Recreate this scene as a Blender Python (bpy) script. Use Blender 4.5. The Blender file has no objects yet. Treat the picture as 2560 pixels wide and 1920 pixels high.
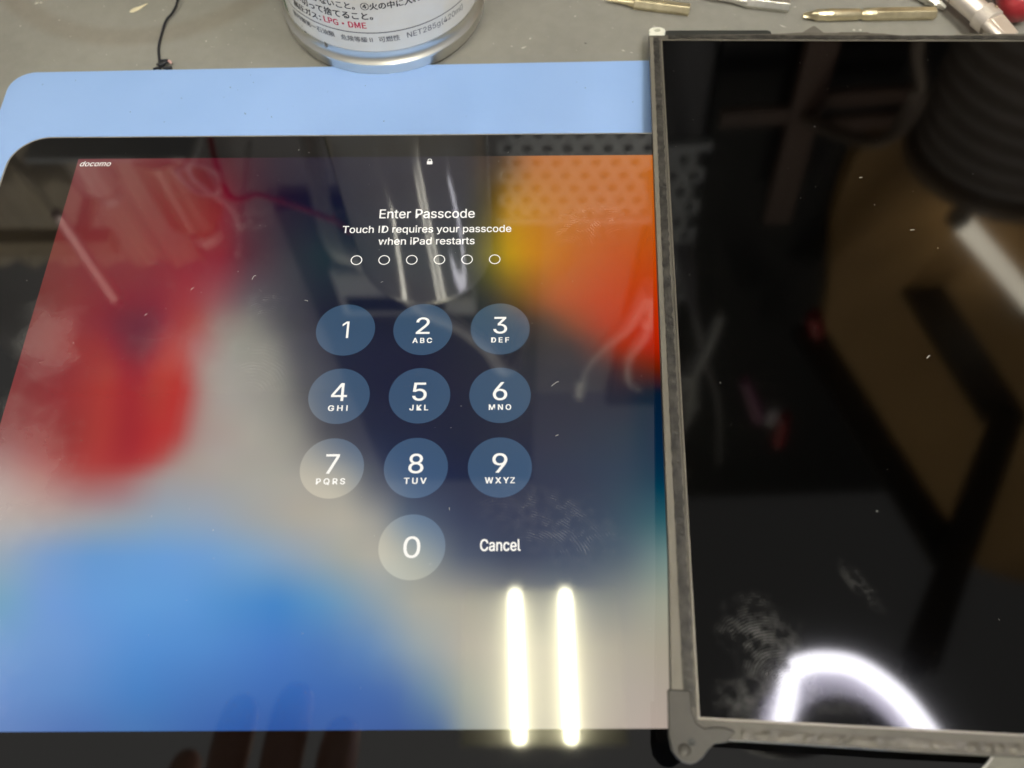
import bpy, bmesh, math, random
from mathutils import Vector, Matrix, noise
random.seed(7)
sc = bpy.context.scene
col = sc.collection
MM = 0.001

# ------------------------------------------------------------------ camera, world, exposure
cd = bpy.data.cameras.new('camera'); cam = bpy.data.objects.new('camera', cd); col.objects.link(cam)
sc.camera = cam
cam.location = (0.0239, -0.16842, 0.18801)
cam.rotation_euler = (0.4618, 0.0053, -0.0044)
cd.sensor_width = 36.0; cd.lens = 29.11
cd.clip_start = 0.004; cd.clip_end = 20
cd.dof.use_dof = True; cd.dof.focus_distance = 0.224; cd.dof.aperture_fstop = 11.5
w = bpy.data.worlds.new('World'); sc.world = w; w.use_nodes = True
w.node_tree.nodes['Background'].inputs[0].default_value = (1.0, 0.97, 0.92, 1)
w.node_tree.nodes['Background'].inputs[1].default_value = 0.31
vs = sc.view_settings
vs.view_transform = 'Standard'; vs.look = 'None'; vs.exposure = 0.0; vs.gamma = 1.0
try:
    sc.cycles.use_denoising = True
    sc.cycles.max_bounces = 8; sc.cycles.glossy_bounces = 4
    sc.cycles.sample_clamp_indirect = 6.0
    sc.cycles.blur_glossy = 0.3
except Exception: pass

# ------------------------------------------------------------------ materials
def mat(name, base=(.5,.5,.5), rough=.5, metal=0., spec=.5, emis=None, estr=1., nscale=0, namt=0., bump=0., bscale=0, col2=None, aniso=0):
    m = bpy.data.materials.new(name); m.use_nodes = True
    nt = m.node_tree; b = nt.nodes['Principled BSDF']
    b.inputs['Base Color'].default_value = (*base, 1); b.inputs['Roughness'].default_value = rough
    b.inputs['Metallic'].default_value = metal; b.inputs['Specular IOR Level'].default_value = spec
    if aniso: b.inputs['Anisotropic'].default_value = aniso
    if emis: b.inputs['Emission Color'].default_value = (*emis, 1); b.inputs['Emission Strength'].default_value = estr
    tc = nt.nodes.new('ShaderNodeTexCoord')
    if nscale:
        n = nt.nodes.new('ShaderNodeTexNoise'); n.inputs['Scale'].default_value = nscale; n.inputs['Detail'].default_value = 6
        nt.links.new(tc.outputs['Object'], n.inputs['Vector'])
        r = nt.nodes.new('ShaderNodeValToRGB'); r.color_ramp.elements[0].position = .35; r.color_ramp.elements[1].position = .65
        c2 = col2 or tuple(x*(1-namt) for x in base)
        r.color_ramp.elements[0].color = (*c2, 1); r.color_ramp.elements[1].color = (*base, 1)
        nt.links.new(n.outputs['Fac'], r.inputs['Fac']); nt.links.new(r.outputs['Color'], b.inputs['Base Color'])
    if bump:
        n2 = nt.nodes.new('ShaderNodeTexNoise'); n2.inputs['Scale'].default_value = bscale; n2.inputs['Detail'].default_value = 4
        nt.links.new(tc.outputs['Object'], n2.inputs['Vector'])
        bp = nt.nodes.new('ShaderNodeBump'); bp.inputs['Strength'].default_value = bump; bp.inputs['Distance'].default_value = 0.0003
        nt.links.new(n2.outputs['Fac'], bp.inputs['Height']); nt.links.new(bp.outputs['Normal'], b.inputs['Normal'])
    return m
def N(nt, t, **k):
    n = nt.nodes.new(t)
    for a, v in k.items(): setattr(n, a, v)
    return n

# ------------------------------------------------------------------ mesh helpers (all lengths in mm)
def obj(name, verts, faces, m, parent=None, smooth=False, loc=None, mats=None, fm=None):
    me = bpy.data.meshes.new(name)
    me.from_pydata([tuple(c*MM for c in v) for v in verts], [], faces)
    bm = bmesh.new(); bm.from_mesh(me); bmesh.ops.recalc_face_normals(bm, faces=bm.faces); bm.to_mesh(me); bm.free()
    for x in (mats or [m]): me.materials.append(x)
    if fm:
        for p, i in zip(me.polygons, fm): p.material_index = i
    if smooth:
        for p in me.polygons: p.use_smooth = True
        try: me.set_sharp_from_angle(angle=math.radians(40))
        except Exception: pass
    o = bpy.data.objects.new(name, me); col.objects.link(o)
    if parent: o.parent = parent
    if loc: o.location = [c*MM for c in loc]
    return o
def bevel(o, wd, seg=2, ang=40):
    b = o.modifiers.new('bevel', 'BEVEL'); b.width = wd*MM; b.segments = seg; b.limit_method = 'ANGLE'; b.angle_limit = math.radians(ang)
    return o
def thing(name, label, cat, loc=(0,0,0), rot=None, group=None):
    o = bpy.data.objects.new(name, None); col.objects.link(o); o.empty_display_size = .01
    o.location = [c*MM for c in loc]
    if rot is not None: o.rotation_euler = rot.to_euler() if isinstance(rot, Matrix) else rot
    return tag(o, label, cat, group)
def tag(o, label, cat, group=None, kind=None):
    if label: o['label'] = label
    if cat: o['category'] = cat
    if group: o['group'] = group
    if kind: o['kind'] = kind
    return o
class MB:
    def __init__(s): s.v = []; s.f = []
    def add(s, v, f):
        n = len(s.v); s.v += [tuple(x) for x in v]; s.f += [tuple(i+n for i in q) for q in f]; return s
    def box(s, x0, x1, y0, y1, z0, z1, M=None):
        v = [(x,y,z) for z in (z0,z1) for y in (y0,y1) for x in (x0,x1)]
        if M is not None: v = [M @ Vector(p) for p in v]
        return s.add(v, [(0,2,3,1),(4,5,7,6),(0,1,5,4),(1,3,7,5),(3,2,6,7),(2,0,4,6)])
    def prism(s, outline, z0, z1):
        n = len(outline)
        v = [(x,y,z0) for x,y in outline]+[(x,y,z1) for x,y in outline]
        return s.add(v, [tuple(range(n))[::-1], tuple(range(n,2*n))]+[(i,(i+1)%n,n+(i+1)%n,n+i) for i in range(n)])
    def rings(s, rings, cap=True):
        n = len(rings[0]); v = [p for r in rings for p in r]; f = []
        for k in range(len(rings)-1):
            for i in range(n): f.append((k*n+i, k*n+(i+1)%n, (k+1)*n+(i+1)%n, (k+1)*n+i))
        if cap: f += [tuple(range(n))[::-1], tuple(range((len(rings)-1)*n, len(rings)*n))]
        return s.add(v, f)
    def lathe(s, prof, seg=64, c=(0,0,0), cap=False):
        return s.rings([[(c[0]+r*math.cos(2*math.pi*i/seg), c[1]+r*math.sin(2*math.pi*i/seg), c[2]+z) for i in range(seg)] for r, z in prof], cap)
    def axis(s, p0, p1, prof, seg=20, roll=0., cap=True):
        """profile [(t mm along the axis, radius mm)] turned round the line p0 -> p1"""
        p0, p1 = Vector(p0), Vector(p1); d = (p1-p0).normalized()
        a = d.cross(Vector((0,0,1))); a = a.normalized() if a.length > .01 else Vector((1,0,0)); b = a.cross(d)
        R = []
        for t, r in prof:
            R.append([p0+d*t+(a*math.cos(roll+2*math.pi*i/seg)+b*math.sin(roll+2*math.pi*i/seg))*r for i in range(seg)])
        return s.rings(R, cap)
    def tube(s, pts, r, seg=8, cap=True, samples=8, flat=1.):
        P = [Vector(p) for p in pts]; Q = []
        for i in range(len(P)-1):
            a, b, c, d = P[max(i-1,0)], P[i], P[i+1], P[min(i+2,len(P)-1)]
            for k in range(samples):
                t = k/samples
                Q.append(.5*((2*b)+(c-a)*t+(2*a-5*b+4*c-d)*t*t+(3*b-a-3*c+d)*t**3))
        Q.append(P[-1]); R = []
        up = Vector((0,0,1))
        for i, q in enumerate(Q):
            d = (Q[min(i+1,len(Q)-1)]-Q[max(i-1,0)]).normalized()
            a = d.cross(up)
            if a.length < .05: a = d.cross(Vector((0,1,0)))
            a.normalize(); b = a.cross(d)
            rr = r(i/(len(Q)-1)) if callable(r) else r
            R.append([q+(a*math.cos(2*math.pi*j/seg)+b*math.sin(2*math.pi*j/seg)*flat)*rr for j in range(seg)])
        return s.rings(R, cap)
    def build(s, name, m, parent=None, smooth=False, loc=None): return obj(name, s.v, s.f, m, parent, smooth, loc)

def rrect(x0, x1, y0, y1, r, n=10):
    o = []
    for cx, cy, a in ((x1-r,y1-r,0),(x0+r,y1-r,90),(x0+r,y0+r,180),(x1-r,y0+r,270)):
        for i in range(n+1):
            t = math.radians(a+90*i/n); o.append((cx+r*math.cos(t), cy+r*math.sin(t)))
    return o

# lettering: Blender's own bundled font, turned into flat meshes
def font():
    try:
        p = bpy.utils.system_resource('DATAFILES', path='fonts')
        import os
        return bpy.data.fonts.load(os.path.join(p, 'Inter.woff2'))
    except Exception: return None
def font_cjk():
    try:
        p = bpy.utils.system_resource('DATAFILES', path='fonts')
        import os
        return bpy.data.fonts.load(os.path.join(p, 'Noto Sans CJK Regular.woff2'))
    except Exception: return None
FONT = font(); CJK = font_cjk()
def text_geo(s, bold=0., spacing=1., shear=0., f=None, res=4):
    if s == '1':
        v = [(0.276,0.509,0),(0.276,0,0),(0.212,0,0),(0.212,0.448,0),(0.209,0.448,0),(0.086,0.358,0),(0.086,0.427,0),(0.198,0.509,0)]
        return v, [tuple(range(8))]
    if s == '4':
        q = [[(.03,.112),(.40,.112),(.40,.168),(.03,.168)],[(.258,.168),(.322,.168),(.322,.509),(.258,.509)],[(.258,0),(.322,0),(.322,.112),(.258,.112)],[(.03,.168),(.098,.168),(.258,.412),(.258,.509),(.245,.509)]]
        return [(x,y,0) for p in q for x,y in p], [tuple(range(0,4)),tuple(range(4,8)),tuple(range(8,12)),tuple(range(12,17))]
    if s.endswith('Z') and len(s) > 1:
        v, fc = text_geo(s[:-1], bold, spacing); n = len(v); x = max(p[0] for p in v)+.11; e = .012 if bold else 0
        q = [[(.0,.445),(.36,.445),(.36,.515),(.0,.515)],[(-.01,-.005),(.37,-.005),(.37,.065),(-.01,.065)],[(-.01,.065),(.09,.065),(.36,.445),(.26,.445)]]
        return v+[(a+x,b,0) for p in q for a,b in p], fc+[tuple(range(n+4*k,n+4*k+4)) for k in range(3)]
    c = bpy.data.curves.new('lettering', 'FONT'); c.body = s.replace('I', '|') if not f else s; c.size = 1.
    if f or FONT: c.font = f or FONT
    c.space_character = spacing; c.shear = shear; c.resolution_u = res
    o = bpy.data.objects.new('lettering', c); col.objects.link(o)
    bpy.context.view_layer.update()
    me = bpy.data.meshes.new_from_object(o.evaluated_get(bpy.context.evaluated_depsgraph_get()))
    v = [tuple(x.co) for x in me.vertices]; fc = [tuple(p.vertices) for p in me.polygons]
    bpy.data.objects.remove(o); bpy.data.curves.remove(c); bpy.data.meshes.remove(me)
    if not f: v = [(x, .509 if y > .62 else (0. if y < -.158 else y), z) for x, y, z in v]
    if bold:                                   # heavier strokes: the same outline laid again a hair to each side
        n = len(v); v0, f0 = v, fc; v, fc = [], []
        for k, (dx, dy) in enumerate(((-1,-.5),(1,-.5),(1,.5),(-1,.5))):
            v += [(x+dx*bold, y+dy*bold, k) for x, y, z in v0]; fc += [tuple(i+n*k for i in q) for q in f0]
    return v, fc
def text_fit(s, x, y, width, height=None, align='l', **k):
    """lettering whose drawn width is width mm, baseline y, left/centre x; returns flat (x, y) points and faces"""
    v, f = text_geo(s, **k)
    xs = [p[0] for p in v]; x0, x1 = min(xs), max(xs); sx = width/(x1-x0)
    top = max(p[1] for p in v); sy = sx if height is None else height/top
    ox = x if align == 'l' else x-width/2
    return [((p[0]-x0)*sx+ox, p[1]*sy+y, p[2]*.004) for p in v], f

WALL = [
115, 60, 65, 115, 61, 65, 116, 61, 65, 116, 62, 65, 117, 63, 65, 117, 64, 65, 118, 65, 66, 117, 64, 65, 114, 59, 61, 110, 54, 58, 107, 48, 54, 104, 43, 51, 100, 38, 48, 96, 37, 47, 91, 37, 47, 86, 36, 46, 82, 35, 46, 76, 35, 45, 70, 35, 46, 64, 35, 46, 58, 35, 47, 53, 35, 47, 47, 35, 48, 44, 35, 48, 43, 35, 49, 41, 36, 49, 40, 36, 50, 39, 36, 50, 38, 36, 50, 38, 36, 50, 38, 37, 50, 38, 37, 50, 38, 37, 50, 38, 37, 50, 38, 37, 50, 38, 38, 50, 38, 38, 50, 38, 38, 50, 38, 38, 50, 39, 39, 50, 40, 39, 49, 40, 39, 49, 41, 40, 49, 43, 41, 48, 50, 45, 48, 58, 50, 48, 67, 55, 48, 77, 61, 48, 100, 71, 47, 125, 82, 46, 151, 92, 45, 169, 100, 45, 172, 101, 45, 174, 102, 45, 175, 103, 45, 177, 103, 45, 178, 104, 45, 178, 104, 44, 179, 103, 43, 179, 103, 42, 180, 102, 41, 180, 102, 39, 181, 101, 36, 181, 99, 31, 182, 98, 27, 182, 98, 26, 182, 98, 26, 182, 98, 26, 182, 98, 26, 182, 98, 26, 182, 98, 26, 182, 98, 26, 182, 98, 26, 182, 98, 26, 182, 98, 26, 182, 98, 26, 182, 98, 26, 182, 98, 26, 182, 98, 26, 182, 98, 26,
115, 59, 64, 115, 59, 64, 116, 60, 64, 116, 61, 64, 117, 62, 64, 117, 63, 64, 118, 63, 64, 117, 63, 64, 115, 59, 61, 112, 54, 58, 108, 48, 54, 105, 43, 51, 102, 38, 48, 98, 37, 47, 94, 36, 47, 90, 36, 46, 85, 35, 46, 80, 35, 45, 73, 35, 46, 66, 35, 46, 60, 35, 47, 54, 35, 47, 48, 35, 48, 44, 35, 49, 43, 36, 49, 41, 36, 49, 40, 36, 50, 39, 36, 50, 38, 36, 50, 38, 36, 50, 38, 37, 50, 38, 37, 50, 38, 37, 50, 38, 37, 50, 38, 37, 50, 38, 38, 50, 38, 38, 50, 38, 38, 50, 38, 38, 50, 39, 39, 50, 40, 39, 50, 40, 39, 49, 41, 40, 49, 43, 41, 48, 50, 45, 48, 58, 50, 48, 68, 56, 48, 80, 63, 47, 103, 74, 47, 128, 84, 46, 152, 94, 45, 169, 101, 45, 173, 102, 45, 174, 103, 45, 176, 103, 45, 177, 104, 45, 178, 104, 44, 178, 103, 44, 179, 103, 43, 179, 102, 42, 180, 102, 41, 180, 101, 39, 181, 100, 35, 181, 99, 31, 182, 98, 27, 182, 98, 26, 182, 98, 26, 182, 98, 26, 182, 98, 26, 182, 98, 26, 182, 98, 26, 182, 98, 26, 182, 98, 26, 182, 98, 26, 182, 98, 26, 182, 98, 26, 182, 98, 26, 182, 98, 26, 182, 98, 26, 182, 98, 26,
114, 57, 62, 115, 58, 62, 115, 58, 62, 116, 59, 63, 116, 60, 63, 117, 61, 63, 117, 61, 63, 118, 62, 63, 116, 58, 60, 113, 53, 57, 110, 48, 54, 107, 43, 51, 105, 38, 48, 102, 36, 46, 98, 36, 46, 95, 35, 46, 91, 34, 46, 85, 34, 45, 77, 34, 46, 69, 35, 46, 62, 35, 47, 55, 35, 48, 49, 35, 48, 45, 36, 49, 43, 36, 49, 41, 36, 50, 40, 36, 50, 38, 36, 50, 38, 37, 51, 38, 37, 51, 38, 37, 51, 38, 37, 51, 38, 37, 51, 38, 38, 51, 38, 38, 51, 38, 38, 51, 38, 38, 51, 38, 38, 51, 38, 39, 51, 39, 39, 50, 40, 39, 50, 40, 40, 50, 41, 40, 49, 43, 41, 49, 50, 46, 48, 59, 52, 48, 71, 59, 47, 87, 69, 47, 113, 81, 46, 136, 91, 45, 157, 98, 45, 171, 104, 44, 174, 104, 44, 175, 104, 44, 176, 104, 44, 177, 104, 44, 178, 104, 44, 179, 103, 43, 179, 102, 42, 179, 102, 41, 180, 101, 40, 180, 100, 38, 181, 99, 34, 181, 98, 30, 182, 97, 27, 182, 97, 26, 182, 97, 26, 182, 97, 26, 182, 97, 26, 182, 97, 26, 182, 97, 26, 182, 97, 26, 182, 97, 26, 182, 97, 26, 182, 97, 26, 182, 97, 26, 182, 97, 26, 182, 97, 26, 182, 97, 26, 182, 97, 26,
113, 56, 61, 114, 56, 61, 115, 57, 61, 116, 57, 61, 116, 58, 61, 117, 59, 61, 117, 59, 61, 118, 60, 61, 116, 57, 59, 114, 52, 56, 112, 48, 53, 110, 43, 50, 107, 38, 47, 105, 36, 46, 102, 35, 46, 100, 34, 46, 97, 34, 45, 91, 34, 45, 82, 34, 46, 72, 35, 46, 63, 35, 47, 57, 35, 48, 51, 36, 49, 46, 36, 49, 43, 36, 50, 41, 36, 50, 40, 37, 51, 38, 37, 51, 37, 37, 51, 37, 37, 51, 37, 37, 51, 38, 37, 51, 38, 38, 51, 38, 38, 51, 38, 38, 51, 38, 38, 51, 38, 39, 51, 38, 39, 51, 38, 39, 51, 39, 39, 51, 39, 40, 51, 40, 40, 50, 41, 40, 50, 42, 41, 50, 50, 47, 49, 60, 53, 48, 74, 62, 47, 95, 74, 46, 123, 89, 45, 144, 97, 44, 161, 103, 44, 173, 107, 44, 175, 106, 44, 176, 106, 44, 177, 105, 44, 178, 105, 43, 179, 104, 43, 179, 103, 42, 179, 102, 41, 179, 101, 40, 180, 100, 39, 180, 99, 37, 181, 98, 33, 181, 97, 29, 182, 96, 26, 182, 96, 26, 182, 96, 26, 182, 96, 26, 182, 96, 26, 182, 96, 26, 182, 96, 26, 182, 96, 26, 182, 96, 26, 182, 96, 26, 182, 96, 26, 182, 96, 26, 182, 96, 26, 182, 96, 26, 182, 96, 26, 182, 96, 26,
113, 54, 59, 114, 54, 59, 115, 55, 59, 116, 55, 59, 116, 56, 60, 117, 57, 60, 117, 57, 60, 118, 58, 60, 117, 56, 58, 115, 52, 56, 113, 47, 53, 111, 43, 50, 110, 38, 47, 108, 35, 45, 106, 34, 45, 105, 34, 45, 103, 33, 45, 98, 33, 45, 87, 33, 46, 75, 34, 47, 65, 35, 47, 59, 36, 48, 52, 36, 49, 46, 36, 50, 43, 37, 50, 41, 37, 51, 40, 37, 51, 38, 37, 51, 37, 37, 52, 37, 37, 52, 37, 38, 52, 37, 38, 52, 38, 38, 52, 38, 38, 52, 38, 38, 52, 38, 39, 52, 38, 39, 52, 38, 39, 52, 38, 39, 52, 39, 40, 51, 39, 40, 51, 40, 40, 51, 40, 41, 51, 42, 42, 50, 50, 47, 49, 60, 55, 47, 77, 65, 46, 103, 80, 45, 134, 97, 44, 153, 104, 43, 166, 108, 43, 175, 110, 43, 177, 109, 43, 178, 107, 43, 178, 106, 43, 179, 105, 43, 179, 104, 42, 179, 103, 41, 179, 101, 40, 179, 100, 39, 180, 99, 37, 180, 98, 35, 181, 97, 32, 182, 96, 29, 182, 95, 26, 182, 95, 26, 182, 95, 26, 182, 95, 26, 182, 95, 26, 182, 95, 26, 182, 95, 26, 182, 95, 26, 182, 95, 26, 182, 95, 26, 182, 95, 26, 182, 95, 26, 182, 95, 26, 182, 95, 26, 182, 95, 26, 182, 95, 26,
112, 53, 58, 113, 53, 58, 114, 53, 58, 115, 53, 58, 116, 54, 58, 116, 55, 58, 117, 55, 58, 118, 56, 58, 117, 55, 57, 116, 51, 55, 115, 46, 52, 113, 42, 49, 112, 38, 47, 111, 35, 45, 110, 34, 45, 109, 33, 45, 108, 32, 45, 105, 32, 45, 93, 33, 46, 79, 34, 47, 68, 35, 48, 60, 36, 48, 54, 36, 49, 47, 37, 50, 43, 37, 51, 41, 37, 51, 39, 37, 51, 38, 37, 52, 37, 37, 52, 37, 38, 52, 37, 38, 52, 37, 38, 52, 37, 38, 52, 38, 39, 52, 38, 39, 52, 38, 39, 52, 38, 39, 52, 38, 40, 52, 38, 40, 52, 39, 40, 52, 39, 40, 52, 40, 41, 52, 40, 41, 51, 42, 42, 51, 50, 48, 49, 61, 56, 47, 80, 68, 46, 111, 86, 44, 144, 105, 43, 161, 111, 42, 171, 113, 42, 177, 113, 42, 178, 111, 43, 179, 109, 43, 179, 107, 43, 179, 106, 42, 179, 104, 42, 179, 102, 41, 179, 100, 40, 179, 99, 38, 179, 98, 36, 180, 97, 34, 181, 96, 31, 182, 95, 28, 182, 94, 26, 182, 94, 26, 182, 94, 26, 182, 94, 26, 182, 94, 26, 182, 94, 26, 182, 94, 26, 182, 94, 26, 182, 94, 26, 182, 94, 26, 182, 94, 26, 182, 94, 26, 182, 94, 26, 182, 94, 26, 182, 94, 26, 182, 94, 26,
111, 51, 56, 112, 51, 56, 114, 51, 56, 115, 52, 56, 116, 52, 56, 116, 53, 56, 117, 53, 56, 117, 54, 57, 118, 53, 56, 117, 50, 54, 116, 46, 51, 115, 42, 49, 114, 38, 46, 113, 34, 44, 113, 33, 44, 113, 32, 44, 114, 32, 45, 112, 31, 45, 99, 32, 46, 84, 34, 47, 70, 35, 48, 62, 36, 49, 55, 36, 50, 49, 37, 50, 43, 37, 51, 41, 38, 52, 39, 38, 52, 38, 38, 52, 37, 38, 52, 37, 38, 53, 37, 38, 53, 37, 38, 52, 37, 39, 52, 37, 39, 52, 38, 39, 52, 38, 39, 52, 38, 40, 52, 38, 40, 52, 39, 40, 52, 39, 40, 52, 39, 41, 52, 40, 41, 52, 40, 41, 52, 41, 42, 52, 50, 49, 50, 62, 57, 47, 83, 71, 45, 119, 92, 43, 155, 113, 42, 169, 118, 42, 175, 117, 42, 179, 116, 42, 180, 113, 42, 180, 111, 42, 180, 108, 42, 180, 106, 41, 179, 104, 41, 179, 102, 40, 178, 100, 39, 179, 98, 37, 179, 97, 35, 180, 96, 33, 181, 95, 30, 182, 94, 27, 182, 93, 26, 182, 93, 26, 182, 93, 26, 182, 93, 26, 182, 93, 26, 182, 93, 26, 182, 93, 26, 182, 93, 26, 182, 93, 26, 182, 93, 26, 182, 93, 26, 182, 93, 26, 182, 93, 26, 182, 93, 26, 182, 93, 26, 182, 93, 26,
110, 50, 55, 112, 50, 55, 113, 50, 55, 115, 50, 55, 116, 50, 55, 116, 51, 55, 117, 51, 55, 118, 52, 55, 118, 52, 55, 118, 49, 53, 117, 45, 51, 116, 41, 48, 116, 37, 46, 115, 34, 44, 116, 32, 44, 117, 32, 44, 118, 31, 44, 117, 30, 45, 105, 31, 46, 89, 33, 47, 73, 35, 48, 64, 36, 49, 57, 37, 50, 50, 37, 51, 44, 38, 52, 41, 38, 52, 39, 38, 53, 38, 38, 53, 37, 38, 53, 36, 39, 53, 37, 39, 53, 37, 39, 53, 37, 39, 53, 37, 39, 53, 38, 40, 53, 38, 40, 53, 38, 40, 53, 38, 40, 53, 39, 41, 53, 39, 41, 53, 39, 41, 53, 40, 41, 53, 40, 42, 53, 41, 43, 53, 50, 50, 50, 63, 59, 47, 86, 74, 45, 126, 98, 43, 165, 120, 41, 177, 124, 41, 179, 122, 41, 181, 119, 41, 181, 115, 42, 181, 112, 42, 181, 109, 41, 180, 106, 41, 180, 104, 40, 179, 101, 39, 178, 99, 38, 179, 97, 36, 180, 96, 34, 180, 95, 32, 181, 94, 29, 182, 93, 27, 182, 92, 26, 182, 92, 26, 182, 92, 26, 182, 92, 26, 182, 92, 26, 182, 92, 26, 182, 92, 26, 182, 92, 26, 182, 92, 26, 182, 92, 26, 182, 92, 26, 182, 92, 26, 182, 92, 26, 182, 92, 26, 182, 92, 26, 182, 92, 26,
110, 49, 54, 112, 49, 54, 113, 49, 54, 115, 48, 54, 116, 49, 54, 117, 49, 54, 118, 50, 54, 118, 51, 54, 119, 51, 54, 119, 49, 53, 119, 45, 51, 118, 41, 48, 118, 37, 46, 117, 33, 44, 118, 31, 43, 119, 31, 44, 120, 30, 44, 120, 30, 45, 109, 31, 46, 92, 33, 47, 76, 34, 48, 66, 36, 49, 59, 37, 50, 52, 38, 51, 45, 39, 53, 42, 40, 53, 40, 40, 53, 38, 40, 54, 37, 40, 54, 36, 40, 54, 37, 40, 54, 37, 40, 54, 37, 40, 54, 37, 40, 53, 37, 40, 53, 38, 41, 53, 38, 41, 53, 38, 41, 53, 39, 41, 53, 39, 42, 53, 39, 42, 53, 40, 42, 53, 40, 43, 53, 41, 44, 53, 52, 52, 51, 66, 63, 47, 91, 79, 45, 132, 103, 42, 170, 125, 40, 181, 129, 40, 182, 125, 40, 183, 121, 41, 183, 117, 41, 183, 113, 41, 182, 109, 41, 181, 106, 40, 180, 103, 39, 179, 100, 39, 179, 97, 38, 179, 95, 36, 180, 94, 33, 181, 93, 31, 181, 92, 28, 182, 91, 26, 182, 90, 26, 182, 90, 26, 182, 90, 26, 182, 90, 26, 182, 90, 26, 182, 90, 26, 182, 90, 26, 182, 90, 26, 182, 90, 26, 182, 91, 26, 182, 91, 26, 182, 91, 26, 182, 91, 26, 182, 91, 26, 182, 91, 26, 182, 91, 26,
111, 49, 53, 112, 48, 53, 113, 47, 53, 115, 47, 53, 116, 47, 53, 117, 48, 53, 118, 49, 53, 119, 50, 54, 120, 51, 54, 120, 49, 53, 120, 45, 51, 120, 41, 49, 120, 37, 46, 119, 32, 44, 120, 30, 43, 121, 30, 44, 121, 29, 44, 122, 29, 44, 113, 30, 45, 96, 32, 47, 79, 34, 48, 68, 36, 49, 61, 37, 51, 54, 39, 52, 47, 41, 53, 43, 41, 54, 41, 42, 54, 39, 42, 55, 37, 42, 55, 37, 42, 55, 37, 42, 55, 37, 42, 54, 37, 41, 54, 37, 41, 54, 37, 41, 54, 38, 41, 54, 38, 42, 54, 38, 42, 54, 39, 42, 54, 39, 43, 54, 39, 43, 54, 40, 44, 54, 40, 44, 54, 42, 45, 54, 54, 55, 51, 71, 68, 48, 96, 85, 45, 135, 108, 42, 173, 129, 39, 183, 131, 39, 184, 127, 40, 185, 122, 40, 184, 117, 41, 184, 113, 41, 183, 109, 40, 182, 105, 40, 181, 101, 39, 180, 98, 38, 180, 95, 37, 180, 93, 35, 181, 91, 33, 181, 90, 31, 182, 89, 28, 182, 88, 26, 183, 88, 25, 183, 88, 25, 183, 88, 25, 183, 88, 25, 183, 88, 25, 183, 88, 25, 183, 88, 25, 183, 88, 25, 182, 88, 26, 182, 88, 26, 182, 88, 26, 182, 88, 26, 182, 88, 26, 182, 88, 26, 182, 88, 26, 182, 88, 26,
111, 48, 51, 112, 47, 51, 113, 47, 51, 115, 46, 51, 117, 45, 52, 118, 46, 52, 119, 48, 52, 120, 49, 53, 121, 50, 53, 121, 49, 53, 122, 45, 51, 121, 41, 49, 121, 36, 47, 121, 32, 44, 122, 29, 43, 122, 29, 43, 123, 28, 44, 123, 28, 44, 116, 29, 45, 100, 31, 46, 82, 34, 48, 70, 36, 50, 62, 38, 51, 55, 40, 53, 48, 42, 54, 44, 43, 55, 42, 44, 55, 40, 44, 56, 38, 45, 56, 37, 45, 56, 37, 44, 56, 37, 43, 55, 37, 43, 55, 37, 42, 55, 37, 42, 54, 37, 42, 54, 38, 43, 54, 38, 43, 54, 39, 43, 54, 39, 44, 54, 40, 44, 54, 40, 45, 54, 40, 45, 54, 42, 47, 54, 56, 57, 52, 75, 72, 48, 101, 91, 45, 139, 113, 42, 175, 133, 39, 185, 134, 38, 187, 128, 39, 187, 123, 40, 186, 118, 40, 185, 113, 40, 184, 108, 40, 183, 104, 39, 182, 100, 39, 181, 96, 38, 181, 93, 37, 181, 90, 35, 182, 89, 33, 182, 87, 30, 182, 86, 28, 183, 85, 25, 183, 85, 25, 183, 85, 25, 183, 85, 25, 183, 85, 25, 183, 85, 25, 183, 85, 25, 183, 85, 25, 183, 85, 25, 183, 85, 25, 183, 85, 25, 183, 85, 25, 183, 85, 25, 183, 85, 25, 183, 85, 25, 183, 86, 25, 183, 86, 25,
111, 48, 50, 112, 47, 50, 113, 46, 50, 115, 44, 50, 117, 44, 50, 118, 45, 51, 119, 46, 51, 120, 48, 52, 122, 49, 52, 123, 50, 53, 123, 46, 51, 123, 41, 49, 123, 36, 47, 123, 32, 45, 124, 28, 43, 124, 27, 43, 125, 27, 43, 125, 27, 44, 120, 28, 44, 103, 30, 46, 86, 33, 48, 72, 36, 50, 64, 38, 51, 57, 41, 53, 50, 43, 55, 45, 45, 56, 43, 46, 56, 41, 46, 57, 38, 47, 57, 37, 47, 57, 37, 46, 57, 37, 45, 56, 37, 44, 56, 37, 43, 55, 37, 43, 55, 37, 43, 55, 38, 44, 55, 38, 44, 55, 39, 44, 55, 39, 45, 55, 40, 45, 55, 40, 46, 55, 41, 46, 55, 43, 48, 55, 58, 60, 52, 80, 77, 49, 107, 97, 45, 143, 118, 41, 177, 137, 38, 187, 137, 38, 189, 130, 39, 189, 124, 39, 188, 119, 39, 187, 113, 40, 185, 107, 39, 183, 102, 39, 182, 98, 38, 182, 94, 37, 182, 91, 36, 182, 88, 35, 182, 86, 33, 183, 85, 30, 183, 83, 27, 183, 83, 25, 183, 83, 25, 183, 83, 25, 183, 83, 25, 183, 83, 25, 183, 83, 25, 183, 83, 25, 183, 83, 25, 183, 83, 25, 183, 83, 25, 183, 83, 25, 183, 83, 25, 183, 83, 25, 183, 83, 25, 183, 83, 25, 183, 83, 25, 183, 83, 25,
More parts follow.
